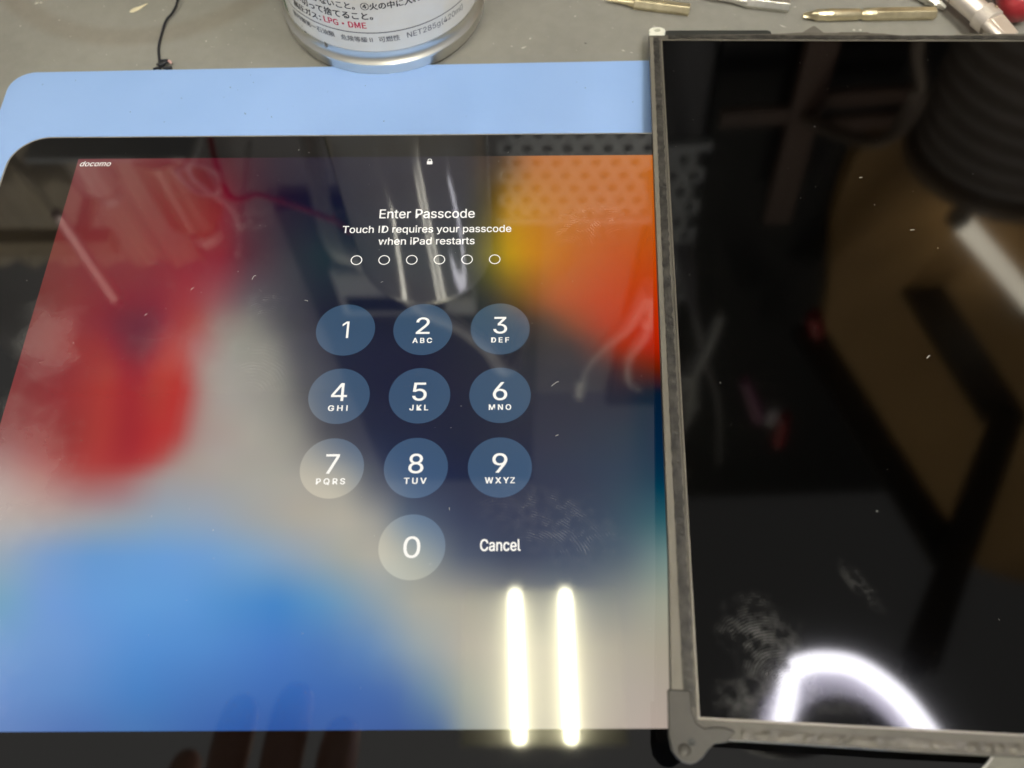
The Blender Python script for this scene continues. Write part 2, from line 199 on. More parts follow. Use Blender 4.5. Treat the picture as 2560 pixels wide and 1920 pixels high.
110, 48, 49, 112, 47, 49, 114, 45, 49, 115, 43, 49, 117, 42, 49, 119, 43, 50, 120, 45, 50, 121, 47, 51, 122, 48, 52, 124, 49, 52, 124, 46, 51, 125, 41, 49, 125, 36, 47, 125, 31, 45, 126, 27, 43, 126, 26, 43, 126, 26, 43, 126, 26, 43, 123, 27, 44, 107, 29, 46, 89, 32, 48, 74, 36, 50, 66, 38, 52, 59, 41, 54, 52, 44, 56, 47, 46, 57, 44, 47, 57, 42, 48, 58, 39, 49, 58, 38, 49, 58, 37, 48, 58, 37, 47, 57, 37, 45, 56, 36, 44, 56, 37, 43, 55, 37, 44, 55, 38, 44, 55, 38, 45, 55, 39, 45, 55, 39, 46, 55, 40, 47, 55, 40, 47, 55, 41, 48, 55, 43, 49, 55, 60, 63, 53, 85, 82, 49, 112, 102, 45, 147, 123, 41, 179, 140, 37, 189, 139, 37, 191, 132, 38, 191, 125, 39, 189, 119, 39, 188, 113, 39, 186, 107, 39, 184, 101, 39, 183, 96, 38, 183, 92, 37, 183, 88, 36, 183, 85, 34, 183, 83, 32, 183, 82, 29, 183, 81, 27, 184, 80, 25, 184, 80, 24, 184, 80, 24, 184, 80, 24, 184, 80, 24, 184, 80, 24, 184, 80, 24, 184, 80, 24, 184, 80, 24, 183, 80, 25, 183, 80, 25, 183, 80, 25, 183, 80, 25, 183, 80, 25, 183, 80, 25, 183, 80, 25, 183, 80, 25,
110, 48, 48, 112, 46, 48, 114, 45, 48, 116, 43, 48, 117, 41, 48, 119, 41, 49, 120, 43, 49, 121, 45, 50, 123, 47, 51, 124, 48, 51, 125, 46, 51, 126, 41, 49, 126, 36, 47, 127, 32, 45, 128, 27, 44, 128, 26, 44, 128, 27, 44, 128, 27, 45, 126, 28, 45, 111, 30, 47, 93, 34, 49, 77, 37, 51, 68, 40, 53, 61, 43, 55, 54, 45, 57, 48, 48, 58, 45, 49, 58, 42, 50, 59, 40, 51, 59, 38, 51, 59, 37, 50, 58, 37, 48, 58, 37, 46, 57, 36, 45, 56, 36, 44, 56, 37, 44, 56, 37, 45, 56, 38, 46, 56, 39, 46, 56, 39, 47, 56, 40, 47, 56, 40, 48, 56, 41, 49, 56, 43, 50, 55, 61, 64, 53, 88, 85, 49, 116, 107, 46, 149, 126, 41, 180, 142, 37, 189, 141, 37, 192, 133, 38, 192, 126, 38, 190, 119, 38, 189, 112, 38, 187, 106, 38, 184, 99, 38, 184, 94, 38, 184, 90, 37, 184, 86, 35, 184, 82, 34, 184, 80, 32, 184, 79, 29, 184, 78, 26, 184, 77, 24, 184, 77, 24, 184, 77, 24, 184, 77, 24, 184, 77, 24, 184, 77, 24, 184, 77, 24, 184, 77, 24, 184, 77, 24, 184, 77, 24, 184, 77, 24, 184, 77, 24, 184, 77, 24, 184, 77, 24, 184, 77, 24, 184, 77, 24, 184, 77, 24,
111, 48, 47, 112, 47, 48, 115, 45, 48, 117, 43, 48, 118, 41, 48, 119, 40, 48, 120, 41, 48, 121, 42, 49, 123, 44, 50, 124, 45, 51, 125, 44, 50, 125, 40, 49, 127, 37, 48, 129, 33, 46, 131, 30, 45, 131, 29, 46, 131, 31, 47, 130, 33, 49, 127, 34, 50, 114, 36, 52, 97, 40, 54, 80, 43, 56, 71, 45, 57, 64, 46, 58, 57, 48, 59, 50, 49, 59, 46, 50, 59, 43, 50, 59, 41, 51, 59, 38, 51, 59, 38, 49, 58, 37, 48, 58, 37, 46, 57, 36, 44, 56, 36, 44, 56, 37, 44, 56, 37, 45, 56, 38, 45, 55, 38, 45, 55, 39, 46, 55, 40, 47, 55, 40, 48, 55, 41, 48, 55, 43, 50, 55, 59, 63, 53, 84, 82, 50, 110, 102, 46, 141, 120, 42, 170, 135, 38, 180, 135, 38, 184, 128, 39, 187, 121, 39, 187, 115, 39, 187, 109, 39, 185, 103, 38, 184, 96, 38, 183, 91, 37, 183, 87, 36, 184, 83, 35, 184, 79, 34, 184, 77, 31, 184, 76, 28, 184, 75, 26, 184, 74, 24, 184, 74, 24, 184, 74, 24, 184, 74, 24, 184, 74, 24, 184, 74, 24, 184, 74, 24, 184, 74, 24, 184, 74, 24, 184, 74, 24, 184, 74, 24, 184, 74, 24, 184, 74, 24, 184, 74, 24, 184, 74, 24, 184, 74, 24, 184, 75, 24,
111, 48, 47, 113, 47, 47, 116, 46, 47, 118, 44, 47, 119, 42, 47, 120, 40, 47, 121, 40, 47, 121, 40, 48, 122, 41, 49, 123, 42, 49, 124, 42, 50, 125, 39, 49, 127, 36, 48, 130, 34, 47, 133, 32, 47, 134, 33, 48, 133, 37, 51, 132, 40, 54, 129, 43, 56, 117, 45, 58, 101, 48, 60, 85, 51, 63, 74, 52, 63, 67, 52, 62, 59, 51, 62, 52, 51, 61, 48, 51, 61, 45, 50, 60, 41, 50, 59, 38, 49, 58, 38, 48, 58, 37, 47, 57, 37, 45, 56, 37, 44, 56, 36, 43, 55, 37, 43, 55, 37, 43, 55, 38, 44, 55, 38, 44, 55, 38, 45, 55, 39, 46, 55, 40, 47, 55, 41, 48, 54, 43, 49, 54, 56, 60, 53, 76, 76, 50, 99, 93, 47, 127, 109, 43, 154, 123, 40, 166, 124, 40, 172, 119, 40, 177, 114, 40, 181, 109, 40, 183, 104, 40, 183, 98, 39, 182, 92, 38, 182, 87, 37, 183, 83, 36, 183, 79, 35, 184, 76, 33, 184, 74, 31, 184, 73, 28, 184, 72, 25, 184, 71, 23, 184, 71, 23, 184, 71, 23, 184, 71, 23, 184, 71, 23, 184, 71, 23, 184, 71, 23, 184, 71, 23, 184, 71, 23, 184, 71, 23, 184, 71, 23, 184, 71, 23, 184, 71, 23, 184, 71, 23, 184, 71, 23, 184, 71, 23, 184, 71, 23,
110, 48, 46, 113, 47, 47, 116, 46, 47, 119, 44, 47, 120, 42, 47, 121, 40, 47, 121, 38, 47, 122, 38, 47, 122, 38, 47, 123, 39, 48, 123, 39, 49, 124, 37, 49, 127, 36, 48, 131, 35, 48, 135, 35, 48, 138, 36, 50, 136, 42, 54, 135, 48, 59, 131, 51, 63, 120, 53, 65, 104, 56, 67, 89, 59, 69, 78, 59, 69, 70, 57, 67, 62, 55, 65, 55, 53, 63, 50, 52, 62, 46, 50, 60, 42, 49, 59, 39, 48, 58, 38, 46, 57, 37, 45, 56, 37, 44, 56, 37, 43, 55, 37, 42, 55, 37, 42, 55, 37, 42, 54, 37, 42, 54, 37, 43, 54, 38, 43, 54, 39, 44, 54, 40, 45, 54, 41, 47, 54, 43, 48, 53, 53, 56, 52, 68, 69, 50, 87, 83, 48, 112, 97, 45, 137, 110, 42, 150, 113, 42, 159, 110, 42, 167, 106, 42, 174, 103, 41, 180, 99, 41, 180, 93, 40, 180, 88, 39, 181, 83, 37, 182, 79, 36, 183, 76, 34, 183, 73, 32, 184, 71, 30, 184, 70, 27, 184, 68, 24, 184, 68, 23, 184, 68, 23, 184, 68, 23, 184, 68, 23, 184, 68, 23, 184, 68, 23, 184, 68, 23, 184, 68, 23, 184, 68, 23, 184, 68, 23, 184, 68, 23, 184, 68, 23, 184, 68, 23, 184, 68, 23, 184, 68, 23, 184, 68, 23, 184, 68, 23,
110, 48, 46, 113, 47, 46, 117, 46, 46, 120, 45, 46, 122, 43, 46, 122, 40, 46, 122, 38, 46, 122, 36, 46, 122, 35, 46, 122, 35, 47, 123, 36, 48, 123, 35, 48, 126, 34, 49, 131, 35, 49, 137, 37, 49, 141, 39, 51, 140, 46, 57, 138, 54, 64, 133, 60, 69, 122, 62, 71, 108, 65, 74, 93, 68, 76, 82, 67, 76, 73, 64, 73, 65, 60, 69, 58, 56, 66, 52, 53, 63, 47, 51, 61, 43, 48, 59, 39, 46, 57, 38, 45, 56, 37, 44, 56, 37, 43, 55, 37, 42, 55, 37, 41, 54, 37, 41, 54, 37, 41, 54, 37, 41, 54, 37, 41, 53, 37, 42, 53, 39, 43, 53, 40, 44, 53, 41, 46, 53, 42, 47, 53, 49, 53, 52, 60, 62, 50, 75, 73, 48, 97, 85, 46, 120, 97, 44, 135, 102, 44, 147, 101, 44, 158, 98, 43, 168, 96, 42, 176, 93, 42, 178, 89, 40, 179, 84, 39, 180, 80, 37, 182, 76, 36, 183, 72, 34, 183, 70, 32, 183, 68, 29, 184, 67, 26, 184, 65, 24, 184, 65, 23, 184, 65, 23, 184, 65, 23, 184, 65, 23, 184, 65, 23, 184, 65, 23, 184, 65, 23, 184, 65, 23, 184, 65, 23, 184, 65, 23, 184, 65, 23, 184, 65, 23, 184, 65, 23, 184, 65, 23, 184, 65, 23, 184, 65, 23, 184, 65, 23,
109, 48, 45, 113, 47, 46, 117, 46, 46, 121, 45, 46, 124, 44, 46, 123, 40, 46, 123, 37, 45, 122, 34, 45, 122, 32, 45, 122, 32, 46, 122, 32, 47, 122, 32, 48, 125, 32, 48, 131, 35, 49, 138, 38, 50, 144, 42, 52, 143, 50, 59, 141, 60, 68, 136, 68, 75, 125, 71, 78, 111, 74, 81, 97, 77, 83, 86, 76, 83, 77, 71, 78, 69, 65, 73, 60, 59, 69, 54, 55, 65, 49, 51, 62, 44, 48, 59, 39, 45, 57, 38, 43, 55, 38, 42, 55, 37, 42, 55, 37, 41, 54, 37, 41, 54, 37, 40, 54, 37, 40, 53, 37, 40, 53, 37, 40, 53, 37, 40, 53, 38, 41, 52, 39, 43, 52, 41, 45, 52, 42, 46, 52, 46, 50, 51, 52, 55, 50, 63, 62, 49, 82, 73, 48, 102, 84, 47, 119, 91, 46, 134, 91, 45, 148, 91, 45, 162, 90, 44, 172, 88, 43, 175, 84, 41, 177, 80, 39, 179, 76, 37, 181, 72, 35, 182, 69, 33, 183, 67, 31, 183, 65, 28, 184, 63, 26, 184, 62, 23, 184, 61, 22, 184, 61, 22, 184, 62, 22, 184, 62, 22, 184, 62, 22, 184, 62, 22, 184, 62, 22, 184, 62, 22, 184, 62, 22, 184, 62, 22, 184, 62, 22, 184, 62, 22, 184, 62, 22, 184, 62, 22, 184, 62, 22, 184, 62, 22, 184, 62, 22,
110, 48, 46, 114, 47, 46, 118, 46, 46, 122, 45, 46, 125, 43, 46, 125, 40, 46, 124, 37, 45, 123, 33, 45, 120, 30, 45, 119, 28, 46, 118, 28, 47, 119, 28, 48, 121, 29, 49, 130, 33, 49, 139, 38, 50, 146, 44, 52, 147, 53, 60, 144, 65, 70, 139, 77, 81, 129, 83, 86, 117, 85, 89, 104, 87, 91, 93, 87, 91, 83, 79, 85, 73, 71, 78, 64, 63, 72, 56, 56, 67, 51, 52, 63, 45, 48, 60, 40, 44, 56, 38, 42, 55, 38, 41, 55, 37, 41, 54, 37, 40, 54, 37, 40, 54, 37, 40, 53, 37, 39, 53, 36, 39, 53, 36, 39, 53, 37, 39, 52, 38, 40, 52, 39, 42, 52, 40, 44, 51, 42, 45, 51, 44, 47, 51, 46, 50, 50, 53, 54, 50, 69, 63, 49, 86, 72, 48, 102, 80, 48, 118, 82, 47, 134, 82, 46, 150, 83, 45, 164, 82, 44, 169, 79, 42, 173, 76, 40, 176, 72, 38, 179, 68, 35, 181, 65, 33, 182, 64, 30, 183, 62, 28, 183, 60, 25, 184, 59, 23, 184, 58, 22, 184, 58, 22, 184, 58, 22, 184, 58, 22, 184, 58, 22, 184, 58, 22, 184, 58, 22, 184, 58, 22, 184, 58, 22, 184, 58, 22, 184, 59, 22, 184, 59, 22, 184, 59, 22, 184, 59, 22, 184, 59, 22, 184, 59, 22, 184, 59, 22,
114, 49, 47, 117, 47, 47, 121, 46, 46, 125, 44, 46, 128, 42, 46, 127, 39, 45, 125, 36, 45, 123, 32, 45, 118, 28, 46, 113, 24, 47, 111, 23, 48, 111, 23, 49, 114, 24, 50, 126, 30, 50, 139, 38, 50, 148, 45, 51, 151, 55, 58, 148, 69, 71, 142, 87, 87, 134, 97, 97, 125, 100, 99, 116, 102, 101, 106, 102, 101, 94, 91, 93, 81, 79, 84, 68, 68, 75, 58, 58, 68, 52, 53, 64, 46, 48, 61, 41, 43, 57, 38, 41, 55, 38, 41, 55, 37, 40, 55, 37, 40, 54, 37, 40, 54, 37, 39, 54, 37, 39, 54, 36, 39, 53, 36, 38, 53, 36, 38, 53, 37, 40, 52, 39, 41, 52, 40, 43, 52, 41, 44, 51, 42, 45, 51, 44, 47, 50, 48, 50, 50, 59, 56, 50, 72, 63, 50, 84, 69, 49, 98, 71, 49, 112, 73, 48, 127, 74, 47, 143, 75, 45, 154, 75, 43, 162, 73, 41, 168, 69, 39, 174, 66, 36, 178, 63, 33, 180, 61, 30, 181, 59, 27, 182, 57, 25, 183, 56, 22, 183, 55, 21, 183, 55, 21, 183, 55, 21, 183, 55, 21, 183, 55, 21, 183, 55, 21, 183, 55, 21, 183, 55, 21, 183, 55, 21, 183, 55, 21, 183, 55, 21, 183, 56, 21, 183, 56, 21, 183, 56, 21, 183, 56, 21, 183, 56, 21, 183, 56, 21,
117, 50, 49, 120, 48, 48, 123, 46, 47, 127, 43, 46, 130, 41, 45, 129, 38, 45, 127, 35, 46, 125, 32, 46, 118, 27, 47, 109, 21, 49, 105, 18, 50, 103, 17, 51, 107, 19, 51, 120, 26, 51, 139, 36, 49, 149, 45, 51, 154, 57, 57, 153, 72, 70, 146, 94, 91, 138, 111, 107, 133, 115, 110, 127, 116, 111, 120, 116, 111, 106, 104, 102, 91, 89, 91, 75, 74, 79, 61, 61, 70, 54, 55, 65, 48, 49, 62, 42, 44, 58, 38, 41, 56, 38, 40, 56, 38, 40, 55, 37, 40, 55, 37, 39, 55, 37, 39, 55, 37, 39, 54, 36, 39, 54, 36, 38, 54, 36, 38, 53, 37, 39, 53, 38, 41, 52, 39, 42, 52, 40, 43, 51, 41, 44, 51, 42, 45, 50, 45, 47, 50, 51, 51, 50, 58, 54, 51, 66, 58, 51, 76, 60, 50, 86, 63, 49, 99, 65, 48, 118, 68, 47, 135, 70, 45, 149, 70, 43, 158, 67, 40, 167, 63, 37, 174, 60, 33, 177, 58, 30, 179, 56, 27, 181, 54, 24, 182, 53, 21, 183, 52, 21, 183, 52, 21, 183, 52, 21, 183, 52, 21, 183, 52, 21, 183, 52, 21, 183, 52, 21, 183, 52, 21, 183, 52, 21, 183, 52, 21, 183, 53, 21, 183, 53, 21, 183, 53, 21, 183, 53, 21, 183, 53, 21, 183, 53, 21, 183, 53, 21,
119, 51, 51, 121, 49, 50, 125, 47, 48, 129, 44, 47, 132, 42, 45, 132, 39, 45, 131, 37, 45, 130, 34, 45, 124, 29, 47, 113, 22, 49, 105, 18, 50, 101, 15, 52, 105, 18, 51, 120, 25, 50, 142, 37, 49, 152, 47, 51, 156, 62, 61, 156, 78, 75, 150, 99, 95, 143, 119, 113, 138, 125, 119, 135, 127, 120, 130, 127, 119, 119, 117, 112, 104, 102, 101, 85, 85, 88, 68, 68, 75, 58, 59, 68, 51, 52, 64, 44, 46, 60, 40, 42, 58, 39, 41, 57, 38, 40, 57, 38, 40, 56, 38, 40, 56, 37, 40, 56, 37, 39, 55, 37, 39, 55, 37, 39, 55, 37, 39, 55, 37, 39, 54, 38, 40, 53, 39, 41, 53, 40, 42, 52, 40, 43, 52, 41, 44, 51, 43, 45, 51, 46, 47, 51, 49, 49, 52, 53, 50, 52, 60, 53, 51, 67, 55, 51, 78, 58, 50, 96, 62, 49, 115, 65, 47, 131, 66, 45, 144, 63, 42, 156, 60, 38, 167, 57, 34, 172, 55, 30, 176, 53, 27, 178, 51, 23, 181, 50, 20, 181, 49, 20, 181, 49, 20, 181, 49, 20, 181, 49, 20, 181, 49, 20, 181, 49, 20, 181, 49, 20, 181, 49, 20, 181, 49, 20, 181, 50, 20, 181, 50, 20, 181, 50, 20, 181, 50, 20, 181, 50, 20, 181, 50, 20, 181, 50, 20, 181, 50, 20,
119, 53, 53, 122, 51, 52, 126, 49, 50, 130, 46, 48, 134, 44, 46, 136, 42, 45, 136, 40, 45, 136, 39, 45, 132, 34, 46, 122, 26, 48, 112, 20, 50, 103, 16, 51, 108, 18, 51, 124, 26, 49, 148, 39, 47, 157, 50, 52, 159, 67, 67, 158, 87, 86, 153, 105, 101, 148, 122, 116, 143, 132, 124, 140, 135, 127, 136, 134, 125, 129, 127, 120, 119, 117, 113, 101, 100, 99, 80, 80, 84, 65, 65, 74, 56, 57, 69, 49, 51, 65, 43, 45, 61, 40, 43, 59, 40, 42, 59, 39, 42, 58, 39, 41, 58, 39, 41, 58, 38, 40, 57, 38, 40, 57, 37, 39, 56, 37, 39, 56, 38, 40, 56, 38, 40, 55, 39, 41, 55, 39, 42, 54, 40, 42, 54, 41, 43, 53, 42, 44, 53, 44, 45, 53, 46, 47, 52, 49, 48, 52, 54, 50, 52, 58, 52, 51, 65, 54, 51, 77, 56, 50, 90, 58, 49, 107, 60, 47, 122, 59, 45, 137, 58, 41, 153, 55, 36, 165, 53, 31, 171, 51, 27, 175, 49, 23, 178, 47, 19, 178, 47, 19, 177, 46, 19, 177, 46, 19, 177, 46, 19, 177, 46, 19, 177, 46, 19, 178, 46, 19, 178, 46, 19, 178, 46, 19, 178, 46, 19, 178, 47, 19, 178, 47, 19, 178, 47, 19, 178, 47, 19, 178, 47, 19, 178, 47, 19, 178, 47, 19,
120, 54, 54, 122, 53, 53, 126, 50, 51, 130, 47, 49, 134, 45, 46, 138, 43, 45, 140, 43, 45, 142, 42, 45, 141, 40, 45, 132, 32, 47, 121, 23, 48, 109, 17, 50, 112, 19, 50, 129, 28, 48, 153, 41, 46, 163, 52, 51, 163, 69, 68, 160, 95, 94, 156, 111, 108, 152, 125, 120, 148, 136, 129, 144, 142, 133, 141, 139, 131, 137, 135, 127, 132, 130, 123, 116, 114, 111, 93, 92, 94, 72, 72, 80, 62, 63, 73, 54, 56, 69, 47, 49, 64, 42, 45, 62, 41, 44, 61, 40, 43, 60, 40, 43, 60, 40, 42, 59, 39, 41, 59, 39, 41, 58, 38, 40, 58, 38, 40, 57, 38, 40, 57, 38, 41, 57, 39, 41, 56, 39, 41, 56, 40, 42, 55, 40, 42, 55, 41, 43, 54, 43, 44, 54, 44, 45, 53, 46, 47, 53, 49, 48, 52, 52, 49, 52, 55, 50, 52, 60, 50, 52, 66, 51, 51, 82, 53, 50, 99, 55, 48, 118, 56, 45, 138, 53, 39, 157, 51, 33, 164, 49, 28, 169, 47, 23, 173, 45, 19, 172, 44, 19, 172, 43, 19, 172, 43, 19, 172, 43, 19, 172, 43, 19, 172, 43, 19, 172, 44, 19, 172, 44, 19, 172, 44, 19, 172, 44, 19, 172, 44, 19, 173, 44, 19, 173, 44, 19, 173, 44, 19, 173, 44, 19, 173, 44, 19, 173, 44, 19,
121, 53, 54, 122, 52, 53, 125, 49, 51, 129, 46, 48, 132, 43, 46, 137, 42, 45, 141, 43, 45, 145, 44, 45, 147, 44, 45, 143, 40, 46, 133, 29, 47, 122, 21, 48, 122, 21, 48, 139, 32, 47, 158, 43, 45, 167, 51, 48, 166, 63, 61, 161, 94, 92, 157, 117, 113, 154, 130, 125, 151, 140, 133, 148, 145, 137, 145, 143, 134, 142, 140, 131, 138, 136, 128, 126, 125, 119, 104, 103, 103, 81, 81, 86, 67, 68, 77, 59, 61, 72, 51, 53, 67, 44, 47, 63, 42, 45, 62, 41, 44, 61, 41, 43, 61, 40, 42, 60, 40, 42, 60, 39, 41, 59, 39, 40, 58, 38, 40, 58, 38, 40, 58, 39, 40, 57, 39, 41, 57, 39, 41, 56, 40, 42, 56, 40, 42, 56, 41, 42, 55, 42, 44, 55, 43, 45, 54, 45, 46, 54, 46, 47, 53, 48, 47, 53, 49, 47, 53, 51, 47, 53, 54, 48, 53, 66, 50, 52, 81, 52, 51, 97, 53, 48, 116, 51, 42, 135, 49, 36, 143, 47, 31, 150, 45, 26, 154, 43, 22, 155, 42, 21, 156, 42, 20, 156, 42, 20, 156, 42, 20, 156, 42, 20, 156, 42, 20, 157, 42, 20, 157, 42, 20, 157, 42, 20, 157, 42, 20, 157, 42, 20, 157, 42, 20, 158, 42, 20, 158, 42, 20, 158, 42, 20, 158, 42, 20, 158, 42, 20,
122, 51, 53, 122, 50, 52, 125, 47, 50, 127, 44, 48, 130, 41, 46, 134, 41, 45, 140, 42, 45, 146, 45, 45, 151, 47, 46, 152, 47, 46, 145, 36, 45, 136, 25, 45, 134, 24, 46, 150, 37, 45, 164, 46, 44, 170, 50, 44, 169, 55, 52, 163, 87, 84, 158, 120, 115, 155, 137, 130, 154, 144, 137, 151, 147, 140, 148, 145, 137, 145, 142, 134, 142, 139, 131, 134, 132, 125, 113, 112, 110, 90, 90, 93, 73, 73, 81, 64, 65, 75, 55, 57, 70, 47, 50, 65, 42, 45, 62, 41, 44, 61, 41, 43, 61, 40, 42, 60, 40, 42, 60, 39, 41, 59, 39, 40, 59, 38, 39, 58, 38, 40, 58, 39, 40, 57, 39, 41, 57, 40, 41, 57, 40, 42, 57, 40, 42, 56, 41, 43, 56, 42, 43, 56, 43, 44, 55, 44, 45, 55, 45, 46, 55, 46, 46, 55, 47, 46, 55, 48, 46, 55, 49, 47, 55, 56, 48, 54, 65, 49, 53, 74, 49, 51, 87, 48, 47, 102, 47, 42, 112, 45, 37, 120, 44, 32, 126, 42, 28, 130, 41, 25, 130, 41, 24, 131, 41, 24, 131, 41, 24, 131, 41, 24, 131, 41, 24, 131, 41, 24, 132, 41, 24, 132, 41, 24, 132, 41, 24, 132, 41, 24, 132, 41, 24, 132, 41, 24, 133, 41, 24, 133, 41, 24, 133, 41, 24, 133, 41, 24,
123, 50, 52, 123, 49, 51, 125, 46, 49, 128, 43, 47, 130, 41, 46, 134, 40, 45, 140, 42, 45, 147, 45, 45, 153, 48, 46, 157, 51, 46, 153, 42, 45, 146, 29, 44, 143, 27, 44, 156, 39, 44, 168, 49, 44, 172, 49, 43, 171, 50, 46, 166, 77, 74, 159, 118, 113, 157, 141, 133, 156, 147, 140, 154, 149, 142, 151, 147, 139, 147, 144, 136, 144, 141, 133, 139, 137, 129, 121, 120, 116, 99, 98, 99, 79, 79, 85, 68, 69, 78, 59, 61, 73, 50, 53, 67, 43, 46, 63, 42, 44, 62, 41, 43, 61, 40, 43, 61, 40, 42, 60, 39, 41, 59, 39, 40, 59, 38, 39, 58, 38, 40, 58, 39, 40, 58, 39, 41, 58, 40, 41, 57, 40, 42, 57, 41, 42, 57, 41, 43, 57, 42, 43, 56, 42, 44, 56, 43, 44, 56, 43, 45, 56, 44, 45, 56, 45, 45, 56, 45, 46, 56, 46, 46, 56, 48, 46, 56, 52, 46, 55, 56, 47, 54, 63, 46, 51, 74, 45, 47, 83, 44, 43, 90, 43, 39, 96, 42, 34, 101, 40, 31, 102, 40, 30, 102, 40, 30, 103, 40, 30, 103, 40, 30, 103, 40, 30, 103, 40, 30, 103, 40, 30, 104, 40, 30, 104, 40, 30, 104, 40, 30, 104, 40, 29, 105, 40, 29, 105, 40, 29, 105, 40, 29, 105, 40, 29, 105, 40, 29,
124, 50, 51, 125, 49, 50, 127, 47, 49, 129, 44, 47, 132, 41, 46, 136, 40, 45, 142, 42, 45, 149, 45, 45, 155, 47, 45, 160, 50, 45, 158, 44, 44, 151, 32, 42, 149, 31, 43, 157, 40, 44, 166, 50, 44, 172, 48, 42, 174, 47, 43, 169, 67, 65, 162, 112, 107, 159, 140, 133, 157, 148, 140, 156, 150, 143, 153, 149, 141, 149, 145, 138, 145, 142, 134, 141, 138, 130, 127, 126, 120, 105, 105, 104, 84, 84, 89, 71, 72, 80, 62, 63, 74, 52, 55, 69, 44, 47, 64, 42, 45, 62, 42, 44, 62, 41, 43, 61, 40, 42, 61, 39, 41, 60, 39, 41, 60, 38, 40, 59, 38, 40, 59, 39, 40, 59, 39, 41, 58, 40, 41, 58, 40, 42, 58, 41, 42, 58, 41, 43, 57, 42, 43, 57, 42, 44, 57, 43, 44, 57, 43, 45, 57, 44, 45, 57, 44, 45, 57, 45, 45, 57, 46, 46, 57, 46, 46, 57, 48, 46, 56, 49, 46, 55, 53, 45, 54, 59, 45, 51, 64, 44, 48, 66, 43, 45, 67, 41, 43, 69, 40, 41, 69, 40, 40, 69, 40, 40, 69, 40, 40, 70, 40, 40, 70, 40, 40, 70, 40, 40, 70, 40, 40, 71, 40, 40, 71, 40, 40, 71, 40, 40, 71, 40, 40, 72, 40, 40, 72, 40, 39, 72, 40, 39, 72, 40, 39, 73, 40, 39,
125, 51, 51, 126, 50, 50, 128, 47, 49, 131, 45, 47, 133, 42, 46, 138, 41, 45, 143, 43, 45, 150, 45, 45, 156, 47, 45, 162, 49, 45, 160, 44, 44, 155, 35, 42, 153, 33, 41, 158, 41, 43, 164, 50, 45, 171, 48, 43, 176, 44, 41, 171, 59, 57, 164, 104, 100, 161, 137, 130, 159, 148, 140, 158, 151, 144, 155, 150, 143, 151, 147, 139, 147, 143, 136, 142, 139, 132, 133, 131, 124, 112, 111, 109, 91, 91, 93, 75, 76, 82, 65, 66, 76, 55, 57, 70, 46, 49, 65, 43, 46, 63, 42, 45, 63, 41, 44, 62, 41, 43, 62, 40, 42, 61, 39, 41, 61, 38, 40, 60, 38, 40, 60, 39, 41, 59, 39, 41, 59, 40, 42, 59, 40, 42, 59, 41, 43, 58, 41, 43, 58, 42, 44, 58, 42, 44, 58, 43, 44, 58, 43, 45, 58, 44, 45, 58, 44, 45, 58, 45, 46, 58, 46, 46, 58, 46, 46, 58, 46, 46, 57, 46, 45, 57, 48, 45, 56, 49, 44, 55, 47, 44, 54, 43, 43, 52, 39, 41, 52, 36, 40, 52, 36, 40, 52, 36, 40, 52, 36, 40, 52, 36, 40, 52, 37, 40, 52, 37, 40, 52, 37, 40, 52, 37, 40, 51, 37, 40, 51, 38, 40, 51, 38, 40, 51, 38, 40, 51, 38, 40, 51, 39, 40, 51, 39, 40, 51, 39, 40, 51,
127, 54, 54, 127, 53, 53, 130, 50, 51, 132, 47, 49, 135, 44, 47, 138, 42, 46, 143, 43, 45, 149, 45, 45, 155, 47, 45, 162, 49, 45, 162, 45, 44, 156, 37, 42, 154, 33, 41, 159, 40, 42, 164, 47, 44, 171, 48, 43, 175, 45, 42, 172, 60, 57, 165, 102, 98, 162, 135, 128, 160, 147, 140, 159, 151, 144, 157, 152, 144, 154, 149, 142, 150, 146, 138, 145, 142, 134, 138, 136, 128, 121, 119, 115, 101, 100, 100, 82, 82, 87, 69, 70, 79, 59, 60, 73, 50, 52, 68, 46, 49, 66, 44, 47, 65, 42, 45, 64, 42, 44, 63, 41, 43, 62, 40, 42, 62, 39, 42, 61, 39, 41, 61, 40, 42, 60, 40, 42, 60, 40, 42, 60, 40, 43, 59, 41, 43, 59, 41, 44, 59, 42, 44, 59, 42, 44, 59, 43, 45, 59, 44, 45, 59, 44, 46, 59, 45, 46, 59, 45, 46, 59, 46, 47, 59, 46, 47, 59, 46, 46, 59, 45, 46, 59, 45, 46, 58, 44, 46, 58, 38, 44, 58, 31, 43, 57, 23, 42, 58, 19, 41, 59, 19, 41, 59, 19, 41, 59, 19, 41, 59, 19, 41, 59, 19, 41, 58, 19, 41, 58, 19, 41, 58, 19, 41, 58, 19, 41, 58, 19, 41, 58, 19, 41, 58, 19, 41, 58, 19, 41, 58, 19, 41, 58, 19, 41, 58, 20, 41, 58,
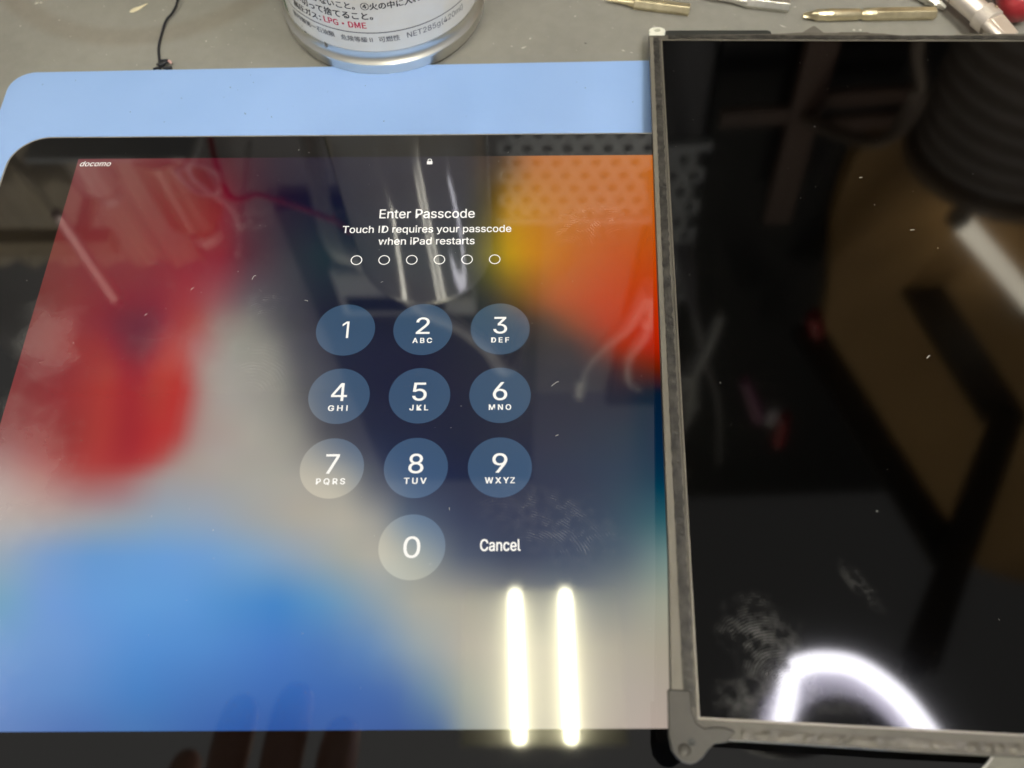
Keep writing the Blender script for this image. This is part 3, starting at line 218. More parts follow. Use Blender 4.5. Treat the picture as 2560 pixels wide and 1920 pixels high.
128, 58, 58, 129, 56, 56, 131, 53, 54, 134, 50, 51, 136, 47, 49, 138, 44, 47, 141, 44, 45, 147, 45, 45, 154, 47, 45, 161, 49, 45, 162, 46, 44, 157, 38, 42, 153, 32, 40, 158, 37, 42, 165, 44, 43, 171, 47, 43, 175, 45, 43, 172, 62, 59, 165, 101, 97, 162, 134, 127, 161, 147, 139, 161, 150, 143, 160, 152, 144, 157, 152, 143, 154, 150, 142, 149, 146, 137, 143, 140, 132, 129, 127, 122, 112, 111, 109, 92, 91, 94, 75, 76, 83, 63, 64, 75, 54, 57, 71, 49, 52, 68, 46, 49, 67, 44, 47, 65, 43, 46, 65, 42, 45, 64, 41, 44, 63, 41, 43, 63, 40, 43, 62, 41, 43, 62, 41, 43, 61, 41, 43, 61, 41, 43, 60, 41, 44, 60, 42, 44, 60, 43, 45, 60, 43, 45, 60, 44, 46, 60, 44, 46, 60, 45, 46, 60, 46, 47, 61, 46, 47, 61, 46, 48, 61, 46, 48, 61, 46, 48, 61, 45, 48, 61, 45, 48, 61, 44, 48, 61, 37, 46, 61, 28, 45, 60, 20, 43, 60, 17, 42, 61, 17, 42, 61, 17, 42, 61, 17, 42, 61, 17, 42, 61, 17, 42, 61, 17, 42, 61, 17, 42, 61, 17, 42, 61, 17, 42, 61, 17, 42, 61, 17, 42, 61, 17, 42, 61, 17, 42, 61, 17, 42, 61, 17, 42, 61, 17, 42, 61,
129, 62, 62, 131, 60, 60, 133, 57, 57, 136, 53, 54, 137, 50, 51, 138, 47, 48, 140, 45, 46, 145, 45, 45, 152, 47, 45, 160, 49, 45, 163, 47, 44, 158, 40, 42, 153, 33, 41, 157, 35, 41, 165, 40, 42, 172, 45, 43, 174, 46, 44, 171, 62, 59, 165, 102, 98, 162, 134, 127, 162, 146, 138, 162, 150, 142, 161, 153, 144, 160, 154, 145, 159, 154, 145, 153, 150, 141, 147, 144, 136, 137, 135, 128, 123, 122, 117, 102, 101, 102, 82, 82, 87, 67, 68, 78, 59, 61, 74, 53, 56, 71, 49, 52, 69, 45, 48, 67, 44, 47, 66, 43, 46, 66, 43, 46, 65, 42, 45, 64, 42, 45, 63, 42, 44, 63, 41, 44, 62, 41, 44, 61, 41, 44, 61, 42, 45, 61, 43, 45, 61, 43, 46, 61, 44, 46, 61, 44, 47, 62, 45, 47, 62, 46, 47, 62, 46, 48, 62, 47, 48, 62, 47, 49, 63, 46, 49, 63, 46, 50, 64, 46, 50, 64, 45, 50, 64, 44, 50, 64, 36, 48, 64, 27, 46, 63, 18, 44, 63, 16, 43, 63, 16, 43, 63, 16, 43, 63, 16, 43, 63, 16, 43, 63, 16, 43, 63, 16, 43, 63, 16, 43, 63, 16, 43, 63, 16, 43, 63, 16, 43, 63, 16, 43, 63, 16, 43, 63, 16, 43, 63, 16, 43, 63, 16, 43, 63, 16, 43, 63,
130, 67, 67, 132, 65, 65, 135, 61, 61, 138, 57, 57, 139, 54, 54, 140, 50, 50, 140, 47, 47, 143, 46, 45, 151, 47, 45, 159, 49, 45, 163, 48, 45, 158, 41, 43, 153, 33, 41, 156, 33, 41, 164, 37, 41, 173, 42, 42, 175, 46, 45, 171, 62, 60, 165, 105, 100, 162, 135, 129, 162, 145, 138, 163, 149, 141, 163, 152, 144, 163, 155, 146, 162, 157, 147, 158, 153, 144, 152, 148, 139, 144, 141, 133, 134, 132, 125, 112, 111, 110, 90, 89, 93, 72, 73, 81, 64, 66, 77, 58, 60, 74, 52, 55, 72, 46, 50, 69, 45, 49, 68, 44, 48, 67, 44, 47, 66, 43, 47, 66, 43, 46, 65, 43, 46, 64, 42, 45, 63, 42, 45, 62, 42, 45, 62, 43, 45, 62, 43, 46, 62, 44, 46, 62, 44, 47, 63, 45, 47, 63, 46, 48, 63, 46, 49, 63, 47, 49, 64, 47, 50, 64, 47, 50, 65, 47, 51, 65, 46, 52, 66, 46, 52, 67, 45, 53, 67, 43, 53, 67, 35, 50, 66, 25, 47, 65, 16, 45, 65, 15, 44, 65, 15, 44, 65, 15, 44, 65, 15, 44, 65, 15, 44, 65, 15, 44, 65, 15, 44, 65, 15, 44, 64, 15, 44, 64, 15, 44, 64, 15, 44, 64, 15, 44, 64, 15, 44, 64, 15, 44, 64, 15, 44, 64, 15, 44, 64, 15, 44, 64,
137, 81, 80, 138, 78, 77, 140, 72, 72, 142, 67, 66, 143, 61, 61, 143, 56, 55, 143, 51, 50, 145, 48, 48, 152, 49, 47, 159, 50, 47, 164, 49, 46, 160, 42, 44, 155, 35, 42, 156, 33, 42, 165, 38, 42, 172, 44, 45, 173, 54, 53, 169, 73, 70, 164, 111, 106, 163, 138, 131, 163, 147, 140, 163, 150, 143, 164, 153, 145, 164, 156, 147, 164, 158, 148, 160, 156, 146, 156, 152, 142, 149, 146, 138, 141, 139, 131, 124, 122, 118, 103, 102, 103, 84, 85, 90, 74, 75, 84, 64, 67, 80, 57, 60, 77, 51, 55, 74, 47, 52, 72, 45, 50, 70, 44, 49, 69, 44, 48, 68, 44, 47, 67, 43, 47, 66, 43, 46, 65, 42, 46, 63, 42, 45, 63, 43, 46, 63, 44, 47, 63, 44, 47, 64, 45, 48, 64, 46, 48, 65, 46, 49, 65, 47, 49, 65, 48, 50, 66, 48, 51, 66, 47, 52, 67, 47, 52, 68, 46, 53, 68, 46, 54, 69, 45, 55, 70, 43, 55, 70, 34, 52, 69, 24, 49, 68, 16, 46, 67, 14, 45, 66, 14, 45, 66, 14, 45, 66, 14, 45, 66, 14, 45, 66, 14, 45, 66, 14, 45, 66, 14, 45, 66, 14, 45, 66, 14, 45, 66, 14, 45, 66, 14, 45, 66, 14, 45, 66, 14, 45, 66, 14, 45, 66, 14, 45, 66, 14, 45, 66,
146, 100, 98, 146, 97, 96, 147, 89, 88, 148, 81, 80, 149, 73, 72, 148, 65, 64, 147, 57, 56, 149, 53, 52, 155, 52, 51, 161, 52, 50, 165, 50, 48, 162, 44, 46, 157, 38, 44, 158, 36, 44, 166, 41, 45, 171, 49, 49, 170, 67, 64, 165, 96, 91, 163, 125, 119, 163, 143, 136, 163, 150, 143, 164, 153, 147, 164, 155, 148, 163, 156, 148, 163, 157, 148, 161, 156, 147, 159, 155, 145, 154, 151, 141, 146, 143, 135, 135, 132, 127, 121, 120, 117, 105, 104, 106, 89, 90, 97, 74, 77, 88, 65, 69, 84, 58, 62, 80, 52, 57, 77, 46, 52, 74, 44, 49, 72, 44, 49, 71, 43, 48, 70, 43, 47, 68, 43, 47, 67, 42, 46, 65, 42, 46, 64, 43, 46, 65, 44, 47, 65, 44, 48, 66, 45, 48, 66, 46, 49, 67, 46, 50, 67, 47, 50, 68, 48, 51, 68, 48, 52, 69, 47, 53, 69, 47, 54, 70, 46, 54, 71, 46, 55, 72, 45, 56, 72, 43, 56, 73, 34, 53, 71, 25, 50, 70, 17, 47, 69, 15, 47, 68, 15, 47, 68, 15, 47, 68, 15, 47, 68, 15, 47, 68, 15, 47, 68, 15, 47, 68, 15, 47, 68, 15, 47, 68, 15, 47, 68, 15, 47, 68, 15, 47, 68, 15, 47, 68, 15, 47, 68, 15, 47, 68, 15, 47, 68, 15, 47, 68,
155, 117, 114, 155, 116, 113, 155, 108, 105, 156, 98, 95, 156, 89, 86, 155, 79, 77, 154, 70, 68, 155, 63, 61, 159, 60, 58, 163, 56, 54, 166, 54, 52, 164, 49, 50, 161, 44, 47, 161, 44, 48, 165, 53, 54, 168, 68, 67, 166, 90, 86, 163, 119, 113, 162, 138, 131, 163, 149, 141, 164, 153, 145, 165, 156, 149, 164, 157, 149, 163, 157, 149, 162, 157, 148, 162, 157, 148, 161, 156, 147, 158, 154, 145, 151, 148, 140, 144, 141, 135, 136, 134, 129, 126, 125, 122, 111, 111, 113, 93, 96, 102, 80, 84, 94, 70, 74, 89, 60, 65, 84, 51, 57, 80, 45, 51, 76, 44, 49, 74, 43, 49, 73, 43, 48, 71, 43, 48, 69, 43, 47, 68, 43, 47, 67, 43, 47, 66, 43, 47, 66, 44, 48, 67, 45, 49, 68, 45, 50, 68, 46, 50, 69, 47, 51, 70, 47, 52, 70, 47, 53, 71, 47, 54, 72, 47, 55, 73, 46, 56, 74, 46, 57, 74, 45, 58, 75, 42, 57, 75, 35, 55, 74, 26, 52, 72, 19, 49, 71, 17, 49, 71, 17, 49, 71, 17, 49, 71, 17, 49, 71, 17, 49, 71, 17, 49, 71, 17, 49, 71, 17, 49, 71, 17, 49, 71, 17, 49, 71, 17, 49, 71, 17, 49, 71, 17, 49, 71, 17, 49, 71, 17, 49, 70, 17, 49, 70, 17, 49, 70,
164, 133, 130, 164, 133, 129, 163, 127, 123, 163, 118, 114, 163, 109, 105, 162, 101, 96, 161, 91, 88, 161, 83, 80, 162, 78, 75, 164, 73, 70, 165, 69, 67, 164, 68, 66, 164, 68, 67, 163, 73, 72, 163, 86, 84, 162, 104, 102, 161, 125, 121, 161, 140, 136, 161, 148, 143, 162, 151, 145, 163, 154, 148, 164, 156, 150, 164, 158, 150, 164, 158, 150, 163, 159, 150, 163, 159, 150, 162, 159, 149, 161, 158, 148, 158, 155, 146, 155, 151, 143, 150, 147, 140, 145, 142, 136, 138, 136, 132, 123, 123, 122, 103, 105, 109, 84, 89, 98, 72, 77, 92, 61, 66, 86, 51, 57, 81, 46, 52, 78, 44, 50, 76, 44, 49, 74, 44, 49, 73, 43, 48, 71, 43, 48, 70, 43, 47, 68, 43, 47, 68, 44, 48, 68, 44, 49, 69, 45, 50, 70, 45, 51, 71, 46, 52, 72, 46, 53, 72, 47, 54, 73, 47, 54, 74, 47, 56, 75, 46, 57, 76, 46, 58, 77, 45, 59, 78, 42, 59, 78, 35, 57, 76, 28, 55, 75, 21, 53, 74, 19, 52, 74, 19, 52, 74, 19, 52, 74, 19, 52, 74, 19, 52, 74, 19, 52, 74, 19, 52, 74, 19, 52, 74, 19, 52, 74, 19, 52, 74, 19, 52, 74, 19, 52, 74, 19, 52, 74, 19, 52, 74, 19, 52, 74, 19, 52, 74, 19, 52, 74,
169, 145, 141, 169, 145, 141, 169, 142, 137, 168, 135, 130, 167, 127, 122, 166, 120, 114, 165, 113, 108, 164, 106, 102, 164, 101, 98, 164, 97, 94, 163, 93, 91, 162, 95, 93, 162, 97, 96, 161, 105, 104, 159, 119, 118, 158, 132, 131, 157, 143, 142, 156, 150, 150, 157, 152, 152, 158, 154, 152, 159, 155, 153, 161, 156, 153, 161, 158, 153, 162, 159, 153, 163, 160, 153, 164, 161, 153, 164, 161, 152, 165, 161, 151, 165, 160, 150, 164, 160, 150, 162, 157, 147, 158, 154, 145, 154, 151, 143, 146, 144, 137, 122, 123, 123, 98, 101, 109, 82, 87, 100, 72, 78, 94, 62, 68, 89, 52, 60, 84, 48, 55, 80, 47, 53, 78, 46, 52, 76, 45, 51, 74, 44, 50, 72, 44, 49, 71, 44, 48, 69, 44, 49, 70, 45, 50, 71, 45, 51, 71, 46, 51, 72, 46, 52, 73, 47, 53, 74, 48, 54, 75, 48, 55, 75, 48, 57, 76, 47, 58, 78, 47, 60, 79, 46, 62, 80, 43, 62, 80, 36, 61, 79, 29, 59, 78, 23, 57, 78, 22, 57, 77, 22, 57, 77, 22, 57, 77, 22, 57, 77, 22, 57, 77, 22, 57, 77, 22, 57, 77, 22, 57, 77, 22, 57, 77, 22, 57, 77, 22, 57, 77, 22, 57, 77, 22, 57, 77, 22, 57, 77, 22, 57, 77, 22, 56, 77, 22, 56, 77,
173, 152, 147, 173, 152, 147, 172, 151, 146, 171, 145, 140, 170, 139, 134, 169, 134, 128, 168, 128, 123, 166, 123, 119, 164, 119, 116, 163, 116, 114, 162, 113, 111, 160, 113, 113, 159, 115, 116, 157, 119, 121, 156, 130, 132, 154, 140, 143, 153, 147, 152, 152, 153, 159, 153, 154, 160, 154, 155, 160, 155, 156, 160, 156, 157, 160, 158, 158, 158, 159, 159, 157, 161, 160, 156, 163, 161, 155, 164, 161, 154, 165, 162, 153, 166, 162, 152, 167, 162, 151, 166, 160, 150, 163, 159, 148, 161, 157, 147, 157, 153, 144, 138, 137, 133, 116, 118, 121, 101, 104, 112, 88, 93, 106, 73, 81, 99, 60, 70, 92, 54, 63, 88, 52, 60, 84, 50, 58, 81, 48, 55, 78, 46, 52, 76, 46, 52, 74, 46, 51, 73, 46, 51, 73, 47, 52, 73, 47, 53, 74, 47, 53, 74, 48, 54, 75, 49, 55, 76, 49, 56, 77, 50, 58, 78, 50, 59, 79, 49, 61, 80, 49, 63, 82, 48, 65, 83, 45, 66, 84, 39, 66, 84, 34, 66, 84, 29, 66, 84, 29, 66, 84, 29, 66, 83, 29, 66, 83, 29, 66, 83, 29, 65, 83, 28, 65, 83, 28, 65, 83, 28, 65, 83, 28, 65, 83, 28, 65, 83, 28, 65, 83, 28, 65, 83, 28, 65, 83, 28, 65, 83, 28, 65, 83, 28, 65, 83, 28, 65, 83,
176, 159, 153, 176, 159, 153, 176, 158, 153, 174, 155, 149, 173, 151, 145, 171, 146, 141, 170, 142, 137, 168, 139, 135, 165, 136, 133, 163, 134, 133, 161, 132, 132, 159, 131, 133, 156, 132, 135, 154, 134, 138, 152, 140, 146, 150, 147, 154, 148, 151, 161, 147, 155, 167, 148, 157, 168, 149, 157, 167, 151, 158, 167, 152, 158, 167, 154, 159, 164, 156, 159, 162, 158, 160, 160, 161, 161, 157, 163, 161, 156, 165, 162, 154, 167, 162, 153, 169, 163, 152, 169, 163, 151, 168, 162, 151, 167, 162, 151, 165, 161, 150, 152, 150, 143, 135, 135, 133, 121, 123, 126, 106, 110, 118, 86, 94, 109, 69, 80, 101, 62, 72, 95, 58, 68, 91, 55, 63, 87, 51, 59, 83, 49, 55, 79, 48, 55, 78, 48, 54, 77, 48, 54, 77, 49, 54, 77, 49, 55, 76, 49, 55, 76, 50, 56, 77, 50, 57, 78, 51, 59, 79, 51, 60, 80, 51, 62, 82, 51, 63, 83, 51, 66, 84, 50, 69, 86, 47, 71, 88, 44, 73, 89, 40, 74, 90, 37, 75, 90, 36, 75, 90, 36, 75, 90, 36, 75, 90, 36, 75, 90, 36, 75, 90, 36, 75, 90, 36, 75, 90, 36, 75, 90, 36, 75, 90, 36, 75, 90, 36, 75, 90, 36, 74, 90, 36, 74, 90, 36, 74, 90, 36, 74, 90, 36, 74, 90, 36, 74, 89,
178, 165, 160, 178, 165, 160, 178, 165, 159, 177, 163, 158, 175, 161, 155, 173, 158, 153, 171, 155, 151, 169, 153, 150, 166, 152, 150, 163, 151, 151, 160, 150, 151, 157, 149, 153, 153, 149, 154, 151, 150, 157, 148, 152, 161, 146, 154, 166, 144, 156, 171, 142, 158, 175, 143, 159, 176, 145, 159, 175, 146, 159, 175, 147, 159, 174, 150, 159, 171, 152, 160, 167, 155, 160, 164, 158, 160, 160, 161, 161, 158, 164, 162, 156, 167, 163, 154, 170, 164, 153, 171, 165, 152, 172, 166, 153, 172, 167, 154, 173, 167, 154, 166, 162, 151, 153, 151, 145, 142, 142, 139, 124, 127, 131, 99, 108, 120, 77, 90, 110, 70, 82, 104, 65, 76, 98, 60, 70, 93, 55, 64, 88, 51, 59, 83, 51, 58, 82, 50, 57, 81, 51, 57, 80, 51, 57, 80, 51, 57, 79, 51, 57, 79, 51, 58, 80, 52, 60, 81, 52, 61, 82, 53, 62, 83, 53, 64, 84, 53, 66, 86, 53, 69, 88, 52, 73, 90, 50, 76, 92, 48, 79, 94, 46, 82, 96, 44, 85, 97, 44, 85, 97, 44, 85, 97, 44, 85, 97, 44, 85, 97, 44, 84, 97, 44, 84, 97, 44, 84, 97, 44, 84, 97, 44, 84, 97, 44, 84, 97, 44, 84, 96, 44, 84, 96, 44, 84, 96, 44, 84, 96, 43, 84, 96, 43, 84, 96, 43, 84, 96,
174, 167, 165, 174, 167, 165, 174, 167, 165, 173, 167, 165, 171, 165, 164, 168, 163, 164, 165, 160, 163, 162, 159, 163, 158, 158, 164, 155, 158, 166, 151, 157, 167, 147, 157, 169, 145, 157, 170, 142, 157, 172, 140, 157, 175, 138, 158, 178, 136, 158, 181, 134, 159, 184, 135, 159, 184, 136, 159, 184, 138, 159, 183, 139, 159, 182, 142, 159, 179, 145, 160, 175, 149, 160, 171, 152, 160, 167, 155, 161, 164, 159, 162, 161, 163, 163, 159, 166, 164, 156, 169, 165, 156, 171, 167, 156, 173, 168, 157, 175, 170, 157, 173, 168, 156, 165, 162, 152, 157, 155, 148, 140, 142, 141, 114, 122, 129, 91, 103, 119, 82, 94, 112, 75, 86, 106, 68, 78, 99, 61, 70, 93, 55, 63, 88, 54, 62, 86, 53, 61, 85, 53, 60, 83, 52, 59, 82, 52, 59, 82, 53, 59, 81, 53, 60, 82, 54, 62, 83, 54, 64, 85, 55, 65, 86, 55, 67, 87, 56, 69, 89, 56, 73, 91, 56, 77, 94, 56, 82, 97, 55, 87, 99, 55, 92, 102, 55, 96, 104, 55, 96, 105, 55, 96, 104, 55, 96, 104, 55, 95, 104, 55, 95, 104, 55, 95, 104, 55, 95, 104, 55, 95, 104, 55, 95, 104, 55, 95, 104, 54, 95, 104, 54, 95, 104, 54, 95, 104, 54, 95, 104, 54, 95, 104, 54, 95, 104, 54, 95, 104,
166, 167, 171, 166, 167, 171, 166, 167, 171, 165, 166, 171, 161, 164, 172, 157, 162, 173, 152, 160, 175, 148, 158, 176, 144, 157, 177, 140, 156, 179, 136, 155, 180, 132, 155, 181, 129, 155, 183, 128, 155, 184, 127, 155, 186, 125, 156, 189, 124, 157, 191, 123, 157, 194, 124, 157, 194, 125, 158, 193, 127, 158, 192, 128, 158, 191, 131, 158, 189, 135, 159, 185, 138, 159, 181, 142, 160, 177, 146, 160, 174, 150, 161, 170, 154, 162, 167, 158, 162, 164, 162, 163, 161, 165, 165, 160, 168, 166, 159, 170, 168, 158, 171, 168, 156, 168, 165, 154, 164, 161, 152, 152, 152, 146, 131, 136, 137, 111, 120, 128, 100, 110, 121, 90, 100, 114, 81, 90, 107, 71, 80, 100, 62, 71, 93, 59, 68, 91, 57, 66, 89, 56, 63, 86, 54, 62, 84, 54, 62, 84, 54, 62, 84, 55, 63, 85, 56, 65, 86, 56, 66, 88, 57, 68, 89, 59, 71, 91, 61, 74, 93, 62, 78, 95, 63, 83, 98, 65, 89, 102, 68, 97, 106, 71, 104, 111, 74, 109, 114, 74, 110, 114, 74, 110, 114, 74, 109, 114, 74, 109, 114, 73, 109, 114, 73, 109, 114, 73, 109, 114, 73, 109, 114, 73, 109, 114, 73, 109, 114, 73, 109, 114, 73, 109, 113, 73, 109, 113, 72, 109, 113, 72, 108, 113, 72, 108, 113, 72, 108, 113,
157, 166, 176, 157, 166, 176, 157, 166, 176, 156, 166, 176, 152, 164, 179, 146, 161, 182, 140, 159, 185, 134, 157, 189, 129, 155, 190, 124, 154, 192, 120, 153, 193, 115, 152, 194, 113, 152, 195, 113, 153, 197, 113, 153, 198, 112, 154, 200, 112, 155, 201, 112, 155, 203, 112, 156, 203, 114, 156, 202, 115, 156, 201, 117, 156, 200, 119, 157, 198, 123, 158, 195, 127, 159, 191, 131, 159, 188, 135, 160, 184, 140, 160, 180, 145, 161, 176, 149, 161, 172, 153, 162, 168, 157, 163, 165, 161, 164, 161, 165, 166, 158, 169, 167, 156, 169, 166, 155, 170, 166, 155, 164, 161, 151, 148, 149, 144, 131, 137, 137, 120, 127, 130, 107, 115, 123, 94, 102, 115, 81, 90, 107, 69, 78, 99, 65, 74, 96, 61, 70, 93, 58, 67, 89, 55, 64, 87, 55, 64, 87, 56, 65, 87, 57, 66, 88, 58, 68, 89, 59, 69, 91, 60, 71, 92, 62, 74, 94, 65, 79, 97, 68, 83, 100, 71, 88, 103, 76, 97, 108, 82, 107, 114, 88, 116, 119, 93, 124, 124, 93, 124, 124, 93, 124, 124, 93, 124, 124, 93, 124, 124, 93, 124, 124, 93, 124, 124, 93, 124, 124, 93, 124, 124, 93, 123, 124, 92, 123, 124, 92, 123, 123, 92, 123, 123, 92, 123, 123, 92, 123, 123, 92, 123, 123, 92, 123, 123, 92, 123, 123,
148, 165, 180, 148, 165, 180, 148, 165, 180, 148, 165, 180, 144, 163, 183, 137, 161, 188, 131, 159, 193, 124, 156, 197, 118, 154, 200, 113, 153, 202, 109, 152, 203, 104, 151, 204, 101, 151, 205, 102, 151, 206, 102, 152, 207, 102, 153, 208, 102, 153, 209, 102, 154, 210, 103, 154, 211, 104, 154, 210, 106, 154, 208, 107, 154, 207, 109, 155, 205, 113, 156, 202, 116, 157, 199, 120, 158, 196, 124, 158, 193, 128, 158, 188, 133, 158, 184, 138, 159, 179, 143, 159, 174, 148, 161, 170, 153, 162, 165, 158, 163, 161, 163, 165, 157, 168, 167, 157, 172, 169, 157, 171, 167, 156, 160, 159, 150, 149, 151, 145, 137, 142, 139, 123, 129, 131, 108, 115, 122, 93, 101, 114, 79, 88, 107, 74, 83, 102, 69, 78, 98, 64, 73, 94, 60, 69, 90, 60, 69, 91, 61, 70, 91, 62, 71, 93, 62, 73, 94, 63, 74, 95, 64, 76, 96, 68, 80, 98, 72, 85, 101, 76, 90, 104, 80, 95, 108, 88, 105, 114, 97, 117, 121, 105, 128, 128, 112, 137, 133, 112, 137, 133, 112, 137, 133, 112, 137, 133, 112, 137, 133, 112, 137, 133, 112, 137, 133, 112, 137, 133, 111, 137, 133, 111, 137, 133, 111, 137, 133, 111, 137, 133, 111, 137, 133, 111, 137, 133, 111, 137, 133, 111, 137, 133, 111, 137, 133, 111, 137, 133,
139, 164, 183, 139, 164, 183, 139, 164, 183, 139, 164, 183, 137, 163, 185, 132, 161, 189, 127, 159, 194, 122, 156, 199, 117, 154, 203, 112, 153, 204, 108, 152, 205, 103, 151, 207, 100, 151, 208, 100, 151, 208, 100, 152, 209, 100, 153, 210, 100, 153, 211, 100, 153, 212, 100, 153, 212, 101, 153, 211, 101, 153, 210, 101, 153, 208, 102, 152, 207, 104, 152, 204, 106, 153, 201, 108, 153, 199, 110, 153, 196, 113, 152, 192, 116, 152, 188, 121, 153, 184, 127, 154, 180, 133, 156, 176, 138, 158, 171, 145, 159, 166, 151, 161, 162, 158, 164, 161, 164, 166, 161, 166, 167, 159, 161, 162, 154, 154, 156, 149, 147, 150, 144, 136, 140, 137, 124, 128, 130, 111, 117, 123, 100, 106, 117, 94, 100, 112, 88, 95, 108, 82, 89, 104, 77, 84, 100, 77, 84, 100, 77, 84, 101, 76, 85, 101, 76, 86, 102, 76, 86, 103, 77, 87, 103, 80, 91, 106, 85, 96, 109, 89, 101, 111, 94, 106, 114, 102, 116, 120, 110, 127, 126, 119, 137, 133, 125, 145, 137, 125, 145, 137, 125, 145, 137, 125, 145, 137, 125, 145, 137, 125, 145, 137, 125, 145, 137, 125, 145, 137, 125, 145, 137, 125, 145, 137, 125, 145, 137, 124, 145, 137, 124, 145, 137, 124, 145, 137, 124, 145, 137, 124, 144, 137, 124, 144, 137, 124, 144, 137,
130, 163, 186, 130, 163, 186, 130, 163, 186, 130, 163, 186, 130, 163, 186, 127, 161, 191, 123, 159, 196, 119, 156, 200, 116, 154, 205, 112, 153, 206, 108, 153, 207, 104, 152, 208, 100, 151, 209, 100, 152, 210, 99, 152, 211, 99, 153, 211, 98, 153, 212, 98, 153, 212, 98, 153, 212, 98, 153, 212, 98, 152, 211, 97, 151, 209, 96, 150, 207, 96, 149, 204, 96, 148, 202, 96, 148, 200, 96, 147, 197, 96, 146, 194, 97, 145, 191, 103, 146, 188, 109, 148, 185, 116, 151, 181, 122, 153, 178, 130, 155, 173, 138, 157, 168, 146, 160, 166, 154, 162, 164, 159, 164, 162, 158, 162, 157, 157, 159, 153, 155, 156, 148, 148, 149, 143, 139, 141, 138, 131, 133, 133, 123, 126, 128, 117, 120, 124, 110, 114, 120, 104, 108, 116, 98, 103, 112, 97, 102, 111, 96, 101, 112, 94, 101, 112, 93, 101, 112, 92, 100, 112, 92, 100, 112, 96, 104, 114, 100, 109, 116, 104, 113, 119, 109, 118, 121, 116, 127, 126, 124, 136, 131, 132, 145, 136, 136, 150, 140, 136, 150, 140, 136, 150, 140, 136, 150, 140, 136, 150, 140, 136, 150, 140, 136, 150, 140, 136, 150, 140, 136, 150, 140, 136, 150, 140, 136, 150, 140, 136, 150, 140, 136, 150, 140, 136, 150, 140, 136, 150, 140, 135, 150, 140, 135, 150, 140, 135, 150, 140,
121, 163, 188, 121, 163, 188, 122, 163, 188, 122, 163, 188, 122, 162, 188, 120, 161, 192, 118, 159, 197, 116, 156, 202, 114, 154, 207, 111, 153, 209, 108, 153, 209, 104, 152, 210, 101, 152, 211, 99, 152, 212, 99, 153, 212, 98, 153, 213, 97, 154, 213, 97, 153, 213, 96, 153, 213, 95, 152, 212, 95, 151, 212, 93, 149, 210, 90, 148, 207, 88, 146, 205, 87, 144, 202, 85, 142, 200, 83, 141, 199, 81, 139, 197, 79, 137, 195, 84, 139, 192, 91, 142, 190, 98, 145, 187, 106, 148, 184, 115, 151, 180, 124, 153, 175, 134, 156, 171, 143, 158, 167, 150, 161, 164, 155, 162, 160, 159, 162, 156, 162, 162, 152, 159, 159, 149, 155, 154, 145, 151, 150, 142, 147, 145, 139, 140, 140, 135, 133, 134, 131, 126, 127, 127, 120, 122, 124, 117, 120, 123, 115, 119, 122, 113, 117, 122, 111, 116, 122, 108, 115, 121, 107, 114, 121, 111, 117, 123, 115, 121, 124, 120, 126, 126, 125, 130, 128, 131, 137, 132, 138, 145, 136, 144, 152, 140, 148, 156, 142, 148, 156, 142, 148, 156, 142, 148, 156, 142, 148, 156, 142, 147, 156, 142, 147, 156, 142, 147, 156, 142, 147, 156, 142, 147, 156, 142, 147, 156, 142, 147, 156, 142, 147, 156, 142, 147, 156, 142, 147, 156, 142, 147, 156, 142, 147, 156, 142, 147, 156, 142,
116, 161, 191, 116, 161, 191, 116, 161, 191, 116, 161, 191, 116, 161, 191, 115, 160, 193, 114, 158, 198, 113, 156, 202, 112, 154, 207, 110, 153, 210, 107, 152, 211, 104, 152, 211, 101, 152, 212, 99, 152, 213, 98, 152, 213, 97, 152, 213, 96, 153, 213, 95, 152, 213, 94, 152, 213, 93, 151, 212, 92, 150, 212, 89, 148, 210, 86, 145, 208, 83, 143, 205, 80, 141, 203, 76, 138, 201, 73, 136, 200, 69, 133, 198, 66, 131, 197, 69, 133, 195, 77, 136, 193, 84, 140, 191, 91, 143, 189, 101, 146, 185, 111, 149, 180, 122, 151, 176, 132, 154, 171, 141, 157, 167, 150, 160, 163, 158, 163, 159, 166, 166, 156, 168, 166, 154, 167, 165, 152, 167, 164, 150, 166, 162, 149, 160, 157, 145, 153, 151, 142, 146, 145, 138, 139, 139, 135, 136, 136, 133, 133, 134, 133, 130, 132, 132, 127, 130, 131, 124, 128, 130, 122, 127, 130, 126, 130, 131, 130, 134, 132, 134, 137, 133, 139, 141, 135, 144, 147, 137, 150, 153, 140, 156, 158, 143, 158, 161, 144, 158, 161, 144, 158, 161, 144, 158, 161, 144, 158, 161, 144, 158, 161, 144, 158, 161, 144, 158, 161, 144, 158, 161, 144, 158, 161, 144, 158, 161, 144, 158, 161, 144, 158, 161, 144, 158, 161, 144, 157, 161, 144, 157, 161, 144, 157, 161, 144, 157, 161, 144,
